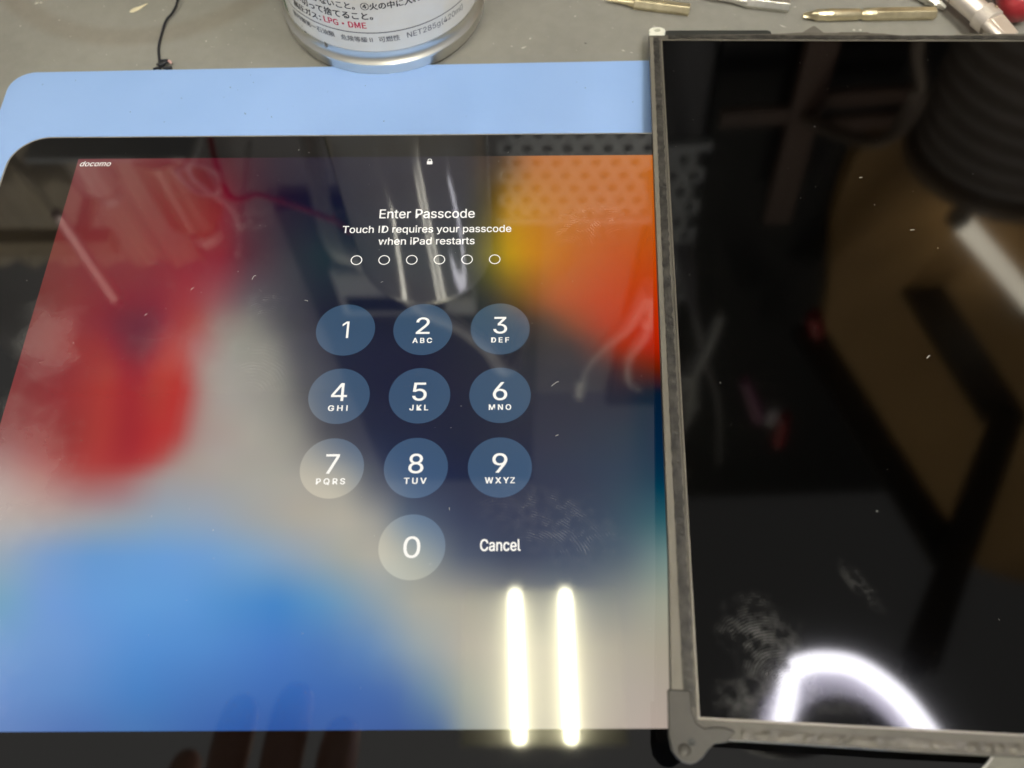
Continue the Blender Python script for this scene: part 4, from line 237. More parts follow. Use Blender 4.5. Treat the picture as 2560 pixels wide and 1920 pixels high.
115, 160, 195, 115, 160, 195, 115, 160, 195, 115, 160, 195, 115, 160, 195, 115, 159, 196, 114, 157, 199, 113, 156, 203, 112, 154, 206, 110, 152, 209, 108, 151, 210, 105, 151, 210, 101, 150, 211, 99, 150, 211, 97, 150, 211, 95, 150, 212, 93, 150, 212, 91, 149, 212, 90, 148, 211, 90, 147, 210, 89, 146, 210, 87, 145, 209, 84, 143, 207, 81, 141, 204, 78, 138, 202, 75, 136, 200, 72, 133, 199, 69, 131, 197, 65, 128, 196, 67, 129, 194, 73, 131, 192, 79, 134, 190, 84, 136, 188, 92, 139, 185, 102, 142, 181, 111, 145, 178, 121, 148, 174, 130, 152, 170, 141, 156, 166, 151, 160, 162, 161, 164, 159, 165, 165, 156, 167, 166, 155, 169, 166, 153, 171, 166, 152, 167, 162, 149, 161, 158, 147, 156, 153, 144, 150, 149, 142, 148, 147, 141, 145, 145, 140, 143, 143, 139, 140, 141, 138, 138, 139, 137, 136, 138, 137, 139, 140, 137, 142, 143, 137, 145, 145, 138, 148, 148, 139, 152, 152, 140, 156, 156, 142, 160, 160, 144, 162, 161, 144, 162, 162, 144, 162, 162, 144, 162, 162, 144, 162, 162, 144, 162, 162, 144, 162, 162, 144, 162, 162, 144, 162, 162, 144, 162, 162, 144, 162, 162, 144, 162, 162, 144, 162, 162, 144, 162, 162, 144, 162, 162, 144, 162, 162, 144, 162, 162, 144, 162, 162, 144,
115, 158, 199, 115, 158, 199, 115, 158, 199, 115, 158, 199, 115, 158, 199, 115, 158, 199, 114, 156, 201, 112, 155, 203, 111, 153, 206, 110, 152, 208, 108, 151, 208, 105, 150, 209, 102, 149, 209, 98, 148, 210, 96, 148, 210, 93, 147, 210, 90, 146, 210, 88, 146, 210, 87, 145, 209, 86, 144, 208, 85, 143, 208, 84, 142, 207, 82, 140, 205, 80, 139, 203, 78, 136, 201, 75, 133, 200, 72, 131, 198, 70, 128, 197, 67, 126, 195, 67, 125, 193, 71, 127, 191, 75, 128, 189, 79, 130, 187, 85, 132, 184, 93, 135, 182, 101, 138, 179, 109, 141, 176, 119, 146, 173, 131, 151, 169, 142, 156, 165, 154, 161, 161, 160, 164, 159, 164, 165, 157, 168, 166, 155, 172, 167, 153, 170, 165, 152, 167, 162, 150, 163, 159, 149, 160, 157, 148, 158, 156, 147, 157, 155, 147, 155, 153, 146, 153, 151, 145, 151, 149, 144, 149, 148, 143, 151, 149, 143, 152, 150, 142, 154, 152, 142, 156, 153, 142, 159, 156, 142, 161, 158, 143, 163, 160, 143, 164, 161, 143, 164, 161, 143, 164, 161, 143, 164, 161, 143, 164, 161, 143, 164, 161, 143, 164, 161, 144, 164, 161, 144, 164, 161, 144, 164, 161, 144, 164, 161, 144, 164, 161, 144, 164, 161, 144, 164, 161, 144, 164, 161, 144, 164, 161, 144, 164, 161, 144, 164, 161, 144,
115, 156, 203, 115, 156, 203, 115, 156, 203, 115, 156, 203, 115, 156, 203, 115, 156, 203, 114, 155, 203, 112, 154, 204, 111, 152, 206, 109, 151, 207, 107, 150, 207, 105, 149, 208, 102, 148, 208, 98, 147, 208, 95, 145, 208, 91, 144, 208, 88, 143, 208, 85, 142, 208, 84, 141, 207, 83, 141, 207, 82, 140, 206, 81, 139, 205, 80, 138, 204, 79, 136, 202, 77, 134, 201, 75, 131, 199, 73, 129, 197, 70, 126, 196, 68, 123, 194, 68, 122, 192, 70, 122, 190, 72, 123, 187, 75, 123, 185, 79, 125, 183, 85, 128, 181, 91, 132, 180, 98, 135, 179, 108, 140, 176, 121, 146, 172, 133, 152, 168, 146, 158, 164, 155, 162, 161, 161, 164, 159, 167, 166, 157, 173, 168, 155, 174, 168, 155, 172, 167, 154, 171, 166, 154, 170, 165, 154, 169, 165, 154, 169, 164, 154, 167, 163, 153, 166, 161, 152, 164, 160, 150, 163, 159, 149, 163, 158, 148, 163, 158, 147, 164, 158, 146, 164, 159, 145, 165, 159, 144, 165, 160, 144, 166, 160, 143, 166, 160, 143, 166, 160, 143, 166, 160, 143, 166, 160, 143, 166, 160, 143, 166, 160, 143, 166, 160, 143, 166, 160, 143, 166, 160, 143, 166, 160, 143, 166, 160, 143, 166, 160, 143, 166, 160, 143, 166, 160, 143, 166, 160, 143, 166, 160, 143, 166, 160, 143, 166, 161, 143,
114, 153, 204, 114, 153, 204, 114, 153, 204, 114, 153, 204, 114, 153, 204, 114, 153, 204, 113, 153, 204, 111, 152, 205, 110, 151, 205, 108, 149, 205, 106, 148, 205, 104, 147, 206, 101, 146, 206, 97, 144, 206, 93, 143, 206, 89, 142, 205, 85, 140, 205, 82, 139, 205, 80, 138, 205, 79, 137, 204, 79, 136, 203, 78, 135, 202, 77, 134, 201, 77, 133, 200, 75, 130, 198, 73, 128, 197, 72, 125, 195, 70, 123, 193, 68, 120, 192, 67, 118, 190, 68, 118, 188, 69, 117, 185, 70, 117, 183, 73, 118, 181, 77, 121, 180, 82, 124, 180, 88, 128, 179, 97, 133, 177, 109, 139, 173, 123, 146, 169, 136, 153, 166, 146, 158, 163, 155, 161, 161, 164, 165, 159, 173, 169, 156, 175, 170, 156, 176, 170, 157, 176, 171, 158, 177, 171, 158, 177, 171, 159, 177, 171, 159, 176, 170, 158, 175, 169, 157, 174, 168, 156, 173, 167, 154, 172, 166, 153, 171, 165, 152, 171, 164, 150, 170, 163, 148, 169, 162, 146, 169, 161, 144, 168, 160, 143, 168, 160, 142, 168, 160, 142, 168, 160, 142, 168, 160, 142, 168, 160, 142, 168, 160, 142, 168, 160, 142, 168, 160, 142, 168, 160, 142, 168, 160, 142, 168, 160, 142, 168, 160, 142, 168, 160, 142, 168, 160, 142, 168, 160, 142, 168, 160, 142, 168, 160, 142, 168, 160, 142,
111, 150, 203, 111, 150, 203, 111, 150, 203, 111, 150, 203, 111, 150, 203, 111, 150, 203, 111, 150, 203, 109, 149, 203, 107, 148, 203, 105, 146, 203, 103, 145, 203, 101, 144, 203, 99, 143, 203, 95, 141, 202, 90, 140, 202, 86, 138, 202, 82, 137, 202, 78, 135, 201, 76, 134, 201, 76, 132, 199, 75, 131, 198, 75, 130, 197, 74, 129, 196, 74, 127, 195, 72, 125, 193, 71, 123, 192, 69, 121, 191, 67, 119, 189, 66, 116, 188, 65, 114, 186, 65, 114, 184, 66, 113, 182, 66, 112, 180, 68, 113, 178, 71, 115, 178, 75, 117, 177, 79, 120, 176, 86, 124, 174, 96, 128, 171, 108, 135, 168, 122, 143, 165, 133, 150, 163, 144, 155, 160, 156, 161, 158, 168, 167, 156, 172, 169, 156, 174, 170, 157, 176, 171, 158, 178, 172, 159, 178, 173, 159, 178, 172, 160, 178, 171, 159, 177, 170, 158, 176, 169, 157, 175, 168, 156, 174, 167, 155, 174, 166, 153, 173, 165, 151, 172, 164, 150, 171, 162, 148, 170, 161, 146, 169, 160, 144, 169, 160, 144, 169, 160, 144, 169, 160, 144, 169, 160, 144, 169, 160, 144, 169, 160, 144, 169, 160, 144, 169, 160, 144, 169, 160, 144, 169, 160, 144, 169, 160, 144, 169, 160, 144, 169, 160, 144, 169, 160, 144, 169, 160, 144, 169, 160, 144, 169, 160, 144, 169, 160, 144,
108, 146, 202, 108, 146, 202, 108, 146, 202, 108, 146, 202, 108, 146, 202, 108, 146, 202, 108, 146, 202, 107, 145, 201, 104, 144, 201, 102, 143, 201, 100, 142, 200, 98, 141, 200, 96, 140, 200, 92, 138, 199, 88, 136, 199, 84, 135, 198, 79, 133, 198, 75, 131, 197, 73, 130, 197, 72, 128, 195, 72, 126, 194, 71, 125, 192, 71, 123, 191, 70, 122, 190, 69, 120, 188, 68, 118, 187, 66, 116, 186, 65, 114, 185, 63, 112, 184, 62, 110, 182, 62, 109, 181, 62, 109, 179, 63, 108, 177, 64, 108, 176, 65, 109, 175, 68, 110, 174, 72, 112, 173, 76, 114, 171, 83, 118, 169, 93, 124, 167, 107, 133, 164, 119, 141, 162, 132, 149, 160, 148, 157, 158, 162, 165, 156, 169, 168, 156, 172, 170, 157, 176, 172, 158, 179, 173, 159, 179, 173, 160, 179, 173, 160, 178, 172, 159, 178, 171, 158, 177, 170, 157, 177, 169, 157, 176, 169, 156, 175, 167, 155, 174, 166, 153, 173, 164, 151, 172, 163, 149, 171, 161, 147, 170, 160, 146, 170, 160, 146, 170, 160, 146, 170, 160, 146, 170, 160, 146, 170, 160, 146, 170, 160, 146, 170, 160, 146, 170, 160, 145, 170, 160, 145, 170, 160, 145, 170, 160, 145, 170, 160, 145, 170, 160, 145, 170, 160, 145, 170, 160, 145, 170, 160, 145, 170, 160, 145, 170, 160, 145,
105, 143, 200, 105, 143, 200, 106, 143, 200, 106, 143, 200, 106, 143, 200, 106, 143, 200, 106, 143, 200, 104, 142, 200, 102, 141, 199, 100, 140, 198, 98, 139, 198, 95, 138, 197, 93, 137, 197, 89, 135, 196, 85, 133, 195, 81, 131, 195, 77, 129, 194, 72, 127, 193, 69, 126, 193, 69, 124, 191, 68, 122, 189, 68, 120, 188, 67, 118, 186, 67, 116, 184, 66, 115, 183, 65, 113, 182, 63, 111, 181, 62, 109, 180, 60, 107, 179, 59, 106, 178, 59, 105, 177, 59, 104, 176, 59, 103, 174, 59, 103, 173, 60, 103, 172, 61, 103, 171, 64, 104, 169, 67, 105, 168, 71, 107, 167, 79, 112, 165, 92, 122, 163, 105, 132, 161, 120, 142, 159, 138, 152, 157, 156, 162, 156, 165, 167, 156, 170, 170, 157, 175, 172, 159, 179, 174, 160, 179, 174, 160, 179, 173, 159, 179, 173, 159, 179, 172, 159, 178, 171, 158, 178, 171, 158, 177, 170, 157, 177, 169, 156, 176, 167, 155, 175, 165, 153, 174, 163, 151, 172, 161, 149, 172, 160, 147, 172, 160, 147, 172, 160, 147, 172, 160, 147, 171, 160, 147, 171, 160, 147, 171, 160, 147, 171, 160, 147, 171, 160, 147, 171, 160, 147, 171, 160, 147, 171, 160, 147, 171, 160, 147, 171, 160, 147, 171, 160, 147, 171, 160, 147, 171, 160, 147, 171, 160, 147, 171, 160, 147,
103, 139, 196, 103, 139, 196, 103, 139, 196, 103, 139, 196, 103, 139, 196, 103, 139, 196, 103, 139, 196, 103, 138, 196, 100, 137, 195, 97, 135, 194, 95, 134, 193, 92, 132, 192, 89, 130, 191, 86, 129, 190, 83, 128, 190, 79, 126, 189, 75, 125, 189, 72, 123, 188, 68, 122, 187, 67, 120, 186, 66, 118, 184, 65, 115, 183, 65, 113, 181, 64, 111, 179, 63, 109, 178, 62, 107, 177, 60, 106, 176, 59, 104, 175, 58, 102, 173, 56, 100, 172, 56, 100, 171, 57, 100, 171, 57, 99, 170, 58, 99, 169, 58, 99, 168, 59, 99, 167, 61, 99, 166, 62, 100, 165, 64, 100, 163, 70, 104, 162, 81, 113, 160, 92, 121, 159, 105, 131, 157, 126, 143, 156, 149, 157, 154, 160, 164, 155, 166, 167, 157, 173, 171, 158, 178, 174, 160, 179, 174, 160, 179, 173, 159, 179, 173, 159, 179, 172, 159, 179, 171, 159, 179, 171, 158, 178, 170, 158, 178, 169, 157, 177, 167, 155, 176, 165, 154, 175, 164, 152, 174, 162, 150, 173, 160, 149, 173, 160, 149, 173, 160, 149, 173, 160, 149, 173, 160, 149, 173, 160, 149, 173, 160, 149, 173, 160, 149, 173, 160, 149, 173, 160, 149, 173, 160, 149, 173, 160, 149, 173, 160, 149, 173, 160, 149, 173, 160, 149, 173, 160, 149, 173, 160, 149, 173, 160, 149, 173, 160, 149,
102, 135, 192, 102, 135, 192, 102, 135, 192, 102, 135, 192, 102, 135, 192, 102, 135, 192, 102, 135, 192, 101, 135, 192, 99, 133, 191, 95, 131, 189, 92, 128, 188, 89, 126, 186, 86, 124, 185, 83, 122, 184, 80, 121, 184, 77, 120, 183, 74, 120, 183, 71, 119, 182, 69, 118, 182, 67, 116, 180, 65, 113, 179, 64, 111, 177, 62, 108, 176, 61, 106, 174, 59, 103, 173, 58, 102, 171, 57, 100, 170, 56, 98, 168, 55, 96, 167, 53, 95, 166, 54, 94, 165, 55, 95, 165, 56, 95, 164, 57, 96, 164, 58, 96, 164, 59, 97, 164, 60, 96, 162, 61, 96, 161, 61, 96, 160, 64, 98, 158, 72, 104, 157, 80, 110, 156, 90, 117, 154, 111, 131, 153, 139, 150, 152, 154, 159, 154, 162, 164, 156, 170, 169, 158, 177, 173, 160, 178, 173, 160, 178, 172, 159, 178, 172, 159, 178, 171, 159, 179, 171, 159, 179, 171, 158, 179, 170, 158, 179, 169, 157, 178, 167, 156, 177, 166, 154, 177, 164, 153, 176, 162, 151, 175, 161, 150, 175, 161, 150, 175, 161, 150, 175, 161, 150, 175, 161, 150, 175, 161, 150, 175, 161, 150, 175, 161, 150, 175, 161, 150, 175, 161, 150, 175, 161, 150, 175, 161, 150, 175, 161, 150, 175, 161, 150, 175, 161, 150, 175, 161, 150, 175, 161, 150, 175, 161, 150, 175, 161, 150,
100, 132, 188, 100, 132, 188, 100, 132, 188, 100, 132, 188, 100, 132, 188, 100, 132, 188, 100, 132, 188, 100, 132, 188, 98, 130, 187, 94, 127, 185, 91, 124, 184, 87, 121, 182, 83, 118, 180, 80, 116, 179, 78, 116, 178, 76, 115, 178, 73, 115, 178, 71, 115, 177, 69, 115, 177, 67, 113, 176, 65, 110, 174, 63, 107, 173, 61, 104, 171, 58, 101, 170, 57, 99, 169, 55, 97, 167, 54, 95, 165, 53, 93, 163, 52, 92, 162, 51, 90, 160, 51, 89, 159, 53, 91, 159, 55, 92, 160, 56, 93, 160, 58, 94, 160, 60, 95, 160, 60, 94, 159, 59, 93, 158, 59, 92, 157, 60, 92, 155, 65, 96, 154, 70, 101, 153, 76, 105, 151, 97, 120, 150, 130, 143, 150, 148, 155, 152, 157, 161, 155, 167, 166, 157, 175, 172, 160, 177, 172, 160, 177, 172, 159, 178, 171, 159, 178, 171, 159, 179, 171, 159, 179, 170, 158, 180, 170, 158, 180, 169, 157, 179, 167, 156, 179, 166, 155, 178, 164, 154, 178, 163, 152, 178, 162, 152, 178, 162, 152, 177, 162, 152, 177, 162, 152, 177, 162, 152, 177, 162, 152, 177, 162, 152, 177, 162, 152, 177, 162, 152, 177, 162, 152, 177, 162, 152, 177, 162, 152, 177, 162, 152, 177, 162, 152, 177, 162, 152, 177, 162, 152, 177, 162, 152, 177, 162, 152, 177, 162, 152]
# ------------------------------------------------------------------ lamps
WARM = (1.0, .95, .66)
tube_mat = mat('lit tube', (.9,.9,.85), .4, emis=WARM, estr=105)
def fade_ends(m, strength, far, length):
    """tube end glows less; the fade also imitates the blurred end of the mirrored bar"""
    nt = m.node_tree; b = nt.nodes['Principled BSDF']; tc = nt.nodes['Texture Coordinate']
    sp = N(nt,'ShaderNodeSeparateXYZ'); nt.links.new(tc.outputs['Object'], sp.inputs[0])
    mr = N(nt,'ShaderNodeMapRange'); mr.interpolation_type='SMOOTHSTEP'
    mr.inputs[1].default_value=far-length; mr.inputs[2].default_value=far; mr.inputs[3].default_value=strength; mr.inputs[4].default_value=strength*.01
    nt.links.new(sp.outputs['Y'], mr.inputs[0]); nt.links.new(mr.outputs[0], b.inputs['Emission Strength'])
fade_ends(tube_mat, 62, .150, .028)  # emission fade imitates the soft, out-of-focus end of the mirrored tube
housing_mat = mat('lamp housing', (.42,.41,.36), .5, nscale=3, namt=.06)
cap_mat = mat('tube end cap', (.55,.55,.52), .4)
lamp = thing('ceiling_lamp', 'twin-tube lamp overhead, mirrored as two white bars in the tablet glass', 'lamp', (77, 68, 1500))
MB().prism([(-160,-150),(160,-150),(160,150),(-160,150)], 40, 46).build('reflector', housing_mat, lamp)
MB().box(-35,35,-150,150,46.5,78).build('housing', housing_mat, lamp)
for x, x2 in ((-55,-47), (48,51)):
    MB().axis((x,150,18),(x2,-147,18),[(0,9),(3,10),(294,10),(297,9)],24).build('light_tube', tube_mat, lamp, True)
    MB().axis((x,157,18),(x,150.5,18),[(0,15),(6,15)],16).build('end_cap', cap_mat, lamp, True)

tube2_mat = mat('lit tube behind', (.9,.9,.85), .4, emis=(1.,.95,.80), estr=174)
def room_or_fill_lamp(x, y, label, n):
    t = thing('room_or_fill_lamp', label, 'lamp', (x,y,1500), None, 'room lamps behind the photographer')
    MB().prism([(-170,-320),(170,-320),(170,320),(-170,320)], 40, 46).build('reflector', housing_mat, t)
    for k in n: MB().axis((k,-300,18),(k,300,18),[(0,12.5),(4,14),(596,14),(600,12.5)],24).build('light_tube', tube2_mat, t, True)
room_or_fill_lamp(330,-900,'added twin-tube fill lamp to the near right, mirrored as two streaks in the spray can',(-70,70))  # fill lamp added behind the camera to brighten bench and can
room_or_fill_lamp(-640,-700,'single-tube room lamp to the near left, mirrored as the left streak in the spray can',(0,))

ring_mat = mat('lit ring', (.9,.9,.9), .4, emis=(.94,.92,1.0), estr=48)
arm_mat = mat('black arm paint', (.035,.028,.024), .6)
ring = thing('ring_lamp', 'bright ring lamp on a black jointed arm, mirrored as an arch in the loose panel', 'lamp', (222,-77,450))
def arc(r, a0, a1, n, z): return [(r*math.cos(math.radians(a0+(a1-a0)*i/n)), r*math.sin(math.radians(a0+(a1-a0)*i/n)), z) for i in range(n+1)]
RP = [(-29.5,50.5),(-11,54.5),(14,50),(37,30),(51,4),(57,-18),(60,-40)]
MB().tube([(x,y,0) for x,y in RP], 7, 14, samples=6).build('light_tube', ring_mat, ring, True)
MB().tube([(-33,46,0),(-38,30,0),(-45,11,0),(-48.5,-12,0),(-50,-34,0)], 6.6, 14, samples=6).build('light_tube', ring_mat, ring, True)
band_ = [(-2+61*math.cos(math.radians(a)), -6+61*math.sin(math.radians(a))) for a in range(-20,201,10)]+[(-2+39*math.cos(math.radians(a)), -6+39*math.sin(math.radians(a))) for a in range(200,-21,-10)]
MB().prism(band_, 9.5, 11.6).build('reflector', mat('bloom reflector',(.6,.58,.66),.5), ring)  # added band whose glow imitates lens bloom round the ring
MB().lathe([(30,12),(66,12),(68,14),(68,26),(64,30),(32,30),(30,26),(30,12)], 48).build('lamp_head', arm_mat, ring, True)

# ------------------------------------------------------------------ bench and mats
bench = mat('grey bench mat', (.240,.235,.212), .6, spec=.35, bump=.25, bscale=900)
def stain_nodes(m):
    nt = m.node_tree; b = nt.nodes['Principled BSDF']; tc = nt.nodes['Texture Coordinate']
    n1 = N(nt,'ShaderNodeTexNoise'); n1.inputs['Scale'].default_value = 14; n1.inputs['Detail'].default_value = 8; n1.inputs['Roughness'].default_value = .62
    n2 = N(nt,'ShaderNodeTexNoise'); n2.inputs['Scale'].default_value = 260; n2.inputs['Detail'].default_value = 3
    r1 = N(nt,'ShaderNodeMapRange'); r1.inputs[1].default_value=.3; r1.inputs[2].default_value=.7; r1.inputs[3].default_value=.88; r1.inputs[4].default_value=1.08
    r2 = N(nt,'ShaderNodeMapRange'); r2.inputs[1].default_value=.3; r2.inputs[2].default_value=.7; r2.inputs[3].default_value=.96; r2.inputs[4].default_value=1.04
    for n in (n1,n2): nt.links.new(tc.outputs['Object'], n.inputs['Vector'])
    nt.links.new(n1.outputs['Fac'], r1.inputs[0]); nt.links.new(n2.outputs['Fac'], r2.inputs[0])
    mu = N(nt,'ShaderNodeMath',operation='MULTIPLY'); nt.links.new(r1.outputs[0], mu.inputs[0]); nt.links.new(r2.outputs[0], mu.inputs[1])
    # one old brown smear: a ring-shaped wipe mark
    mp = N(nt,'ShaderNodeMapping'); mp.inputs['Location'].default_value=(.107,-.119,0)
    nt.links.new(tc.outputs['Object'], mp.inputs['Vector'])
    ln = N(nt,'ShaderNodeVectorMath',operation='LENGTH'); nt.links.new(mp.outputs[0], ln.inputs[0])
    sb = N(nt,'ShaderNodeMath',operation='SUBTRACT'); nt.links.new(ln.outputs['Value'], sb.inputs[0]); sb.inputs[1].default_value=.058
    ab = N(nt,'ShaderNodeMath',operation='ABSOLUTE'); nt.links.new(sb.outputs[0], ab.inputs[0])
    sr = N(nt,'ShaderNodeMapRange'); sr.interpolation_type='SMOOTHSTEP'; sr.inputs[1].default_value=.0015; sr.inputs[2].default_value=.0062; sr.inputs[3].default_value=.32; sr.inputs[4].default_value=0
    nt.links.new(ab.outputs[0], sr.inputs[0])
    mx = N(nt,'ShaderNodeMix',data_type='RGBA'); mx.inputs[6].default_value = b.inputs['Base Color'].default_value; mx.inputs[7].default_value=(.17,.135,.10,1)
    nt.links.new(sr.outputs[0], mx.inputs[0])
    vm = N(nt,'ShaderNodeVectorMath',operation='SCALE'); nt.links.new(mx.outputs[2], vm.inputs[0]); nt.links.new(mu.outputs[0], vm.inputs['Scale'])
    nt.links.new(vm.outputs[0], b.inputs['Base Color'])
stain_nodes(bench)
g = MB().box(-620,700,-420,475,-13,-9.5).build('bench_top', bench); g['kind'] = 'structure'

blue = mat('blue silicone', (.30,.465,.82), .36, spec=.4, nscale=16, col2=(.265,.425,.77), bump=.12, bscale=500)
E0 = [(-132,43.7),(67,47)]
rot = math.atan2(3.3, 199)
bm_ = thing('blue_mat', 'light blue silicone work mat under the tablet', 'mat', (-135.6, 43.6, -9.5), (0,0,rot))
o = MB().prism(rrect(-3.5,236,-300,0,8,8), 0, 2.0).build('mat_sheet', blue, bm_); bevel(o,.35,2)

# ------------------------------------------------------------------ tablet
al = mat('brushed aluminium', (.62,.61,.59), .55, 1., nscale=60, namt=.08)
HW, HH = 103.91, 155.87
tab = thing('tablet', 'tablet with rounded corners showing its passcode screen, lying on the blue mat', 'tablet', (0,-77.9,-7.5))
TX0,TX1,TY0,TY1 = -125.3,125.3,-88.2,87.05
def loop(inset, z, r=11.5): return [(x,y,z) for x,y in rrect(TX0+inset,TX1-inset,TY0+inset,TY1-inset,r-inset,14)]
MB().rings([loop(5,.0),loop(2,.5),loop(.6,1.6),loop(.05,3.2),loop(0,5.0),loop(0,6.9),loop(.25,7.25),loop(.75,7.33),loop(.85,6.6)], True).build('housing', al, tab, True)

def glass_nodes(m, kind):
    """grease: finger smears and ridge prints on the glass, as faint diffuse film and roughness"""
    nt = m.node_tree; b = nt.nodes['Principled BSDF']
    g = N(nt,'ShaderNodeNewGeometry'); pos = g.outputs['Position']
    def smear(cx, cy, rx, ry, ang, ridge, amt):
        mp = N(nt,'ShaderNodeMapping'); mp.vector_type='TEXTURE'
        mp.inputs['Location'].default_value=(cx*MM,cy*MM,0); mp.inputs['Rotation'].default_value=(0,0,math.radians(ang)); mp.inputs['Scale'].default_value=(rx*MM,ry*MM,1000)
        nt.links.new(pos, mp.inputs['Vector'])
        ln = N(nt,'ShaderNodeVectorMath',operation='LENGTH'); nt.links.new(mp.outputs[0], ln.inputs[0])
        nz = N(nt,'ShaderNodeTexNoise'); nz.inputs['Scale'].default_value=170; nz.inputs['Detail'].default_value=5
        nt.links.new(pos, nz.inputs['Vector'])
        ad = N(nt,'ShaderNodeMath',operation='MULTIPLY_ADD'); nt.links.new(nz.outputs['Fac'], ad.inputs[0]); ad.inputs[1].default_value=1.1
        nt.links.new(ln.outputs['Value'], ad.inputs[2])
        mr = N(nt,'ShaderNodeMapRange'); mr.interpolation_type='SMOOTHSTEP'
        mr.inputs[1].default_value=.75; mr.inputs[2].default_value=1.65; mr.inputs[3].default_value=amt; mr.inputs[4].default_value=0
        nt.links.new(ad.outputs[0], mr.inputs[0]); out = mr.outputs[0]
        if ridge:
            wv = N(nt,'ShaderNodeTexWave'); wv.wave_type='RINGS'; wv.rings_direction='Z'; wv.inputs['Scale'].default_value=ridge*.42; wv.inputs['Distortion'].default_value=3.2; wv.inputs['Detail'].default_value=1; wv.inputs['Detail Scale'].default_value=.8
            m2 = N(nt,'ShaderNodeMapping'); m2.inputs['Location'].default_value=(.35,.9,0); nt.links.new(mp.outputs[0], m2.inputs['Vector'])
            nt.links.new(m2.outputs[0], wv.inputs['Vector'])
            n3 = N(nt,'ShaderNodeTexNoise'); n3.inputs['Scale'].default_value=380; n3.inputs['Detail'].default_value=4; nt.links.new(pos, n3.inputs['Vector'])
            n4 = N(nt,'ShaderNodeMapRange'); n4.inputs[1].default_value=.40; n4.inputs[2].default_value=.68; n4.inputs[3].default_value=.05; nt.links.new(n3.outputs['Fac'], n4.inputs[0])
            mm = N(nt,'ShaderNodeMath',operation='MULTIPLY'); nt.links.new(wv.outputs['Fac'], mm.inputs[0]); nt.links.new(n4.outputs[0], mm.inputs[1])
            mm2 = N(nt,'ShaderNodeMath',operation='MULTIPLY'); nt.links.new(mm.outputs[0], mm2.inputs[0]); nt.links.new(out, mm2.inputs[1]); out = mm2.outputs[0]
        return out
    outs = [smear(*a) for a in SMEARS[kind]]
    acc = outs[0]
    for q in outs[1:]:
        a = N(nt,'ShaderNodeMath',operation='ADD'); nt.links.new(acc, a.inputs[0]); nt.links.new(q, a.inputs[1]); acc = a.outputs[0]
    cb = N(nt,'ShaderNodeCombineColor')
    for i in range(3): nt.links.new(acc, cb.inputs[i])
    nt.links.new(cb.outputs[0], b.inputs['Base Color'])
SMEARS = {'tablet': [(35,-112,15,10,-20,13,.075),(22,-106,9,8,10,8,.03),(42,-24,10,9,0,9,.07),(52,-22,9,10,30,9,.05),(-42,-50,8,7,20,8,.04),(-40,-70,9,10,0,8,.035),(-49,-23,8,7,40,7,.035),
                     (-98,-61,10,15,10,0,.05),(-96,-96,15,22,25,0,.04),(-104,-150,24,16,30,0,.035),(-62,-64,16,12,-10,0,.02),(10,-137,28,12,5,0,.012)],
          'loose': [(76,-141,9,12,35,15,.10),(70,-152,7,7,30,14,.09),(97,-129,2.6,7,30,16,.07),(84,-152,16,4,5,17,.04),(164,-146,9,4,0,14,.07),(205,-105,3,9,10,8,.05)]}
glass = mat('black glass', (.004,.004,.005), .035, spec=1.0); glass_nodes(glass,'tablet')
o = MB().rings([loop(.9,6.7),loop(.9,7.42),loop(1.0,7.5)], True).build('cover_glass', glass, tab, False)

# picture on the display: soft blurred colour blobs, a flat print of light
WX, WY = 80, 60
_w = WALL
def _lin(c): c /= 255.; return c/12.92 if c < .04045 else ((c+.055)/1.055)**2.4
_L = [_lin(c) for c in range(256)]
def wall(x, y):
    fx = min(max((x+HW)/(2*HW)*(WX-1), 0), WX-1.001); fy = min(max(-y/HH*(WY-1), 0), WY-1.001)
    a, b = int(fx), int(fy); fx -= a; fy -= b
    def px(i, j): k = 3*(j*WX+i); return _L[_w[k]], _L[_w[k+1]], _L[_w[k+2]]
    p, q, r, s = px(a,b), px(a+1,b), px(a,b+1), px(a+1,b+1)
    return [max((p[i]*(1-fx)+q[i]*fx)*(1-fy)+(r[i]*(1-fx)+s[i]*fx)*fy-HAZE, .0005) for i in range(3)]
HAZE = .013
def screen_mat(name, attr=True, c=(1,1,1), estr=1., smear=True):
    m = mat(name, (.004,.004,.005), .035, spec=1.0); nt = m.node_tree; b = nt.nodes['Principled BSDF']
    if smear: glass_nodes(m,'tablet')
    if attr:
        a = N(nt,'ShaderNodeVertexColor'); a.layer_name = 'picture'
        nt.links.new(a.outputs['Color'], b.inputs['Emission Color'])
    else: b.inputs['Emission Color'].default_value = (*c,1)
    b.inputs['Emission Strength'].default_value = estr
    return m
scr = screen_mat('lit display'); ink = screen_mat('white screen lettering', False, (1.0,.97,.90), 1.0)
def paint(o, fn):
    at = o.data.color_attributes.new('picture', 'FLOAT_COLOR', 'POINT')
    for i, v in enumerate(o.data.vertices):
        at.data[i].color = (*fn(v.co.x/MM, v.co.y/MM+OY), 1)
OY = -77.9
def ty(y): return y-OY
nx, ny = 168, 126
V = [(-HW+2*HW*i/nx, ty(-HH*j/ny), 7.55) for j in range(ny+1) for i in range(nx+1)]
F = [(j*(nx+1)+i, j*(nx+1)+i+1, (j+1)*(nx+1)+i+1, (j+1)*(nx+1)+i) for j in range(ny) for i in range(nx)]
disp = obj('display', V, F, scr, tab); paint(disp, wall)

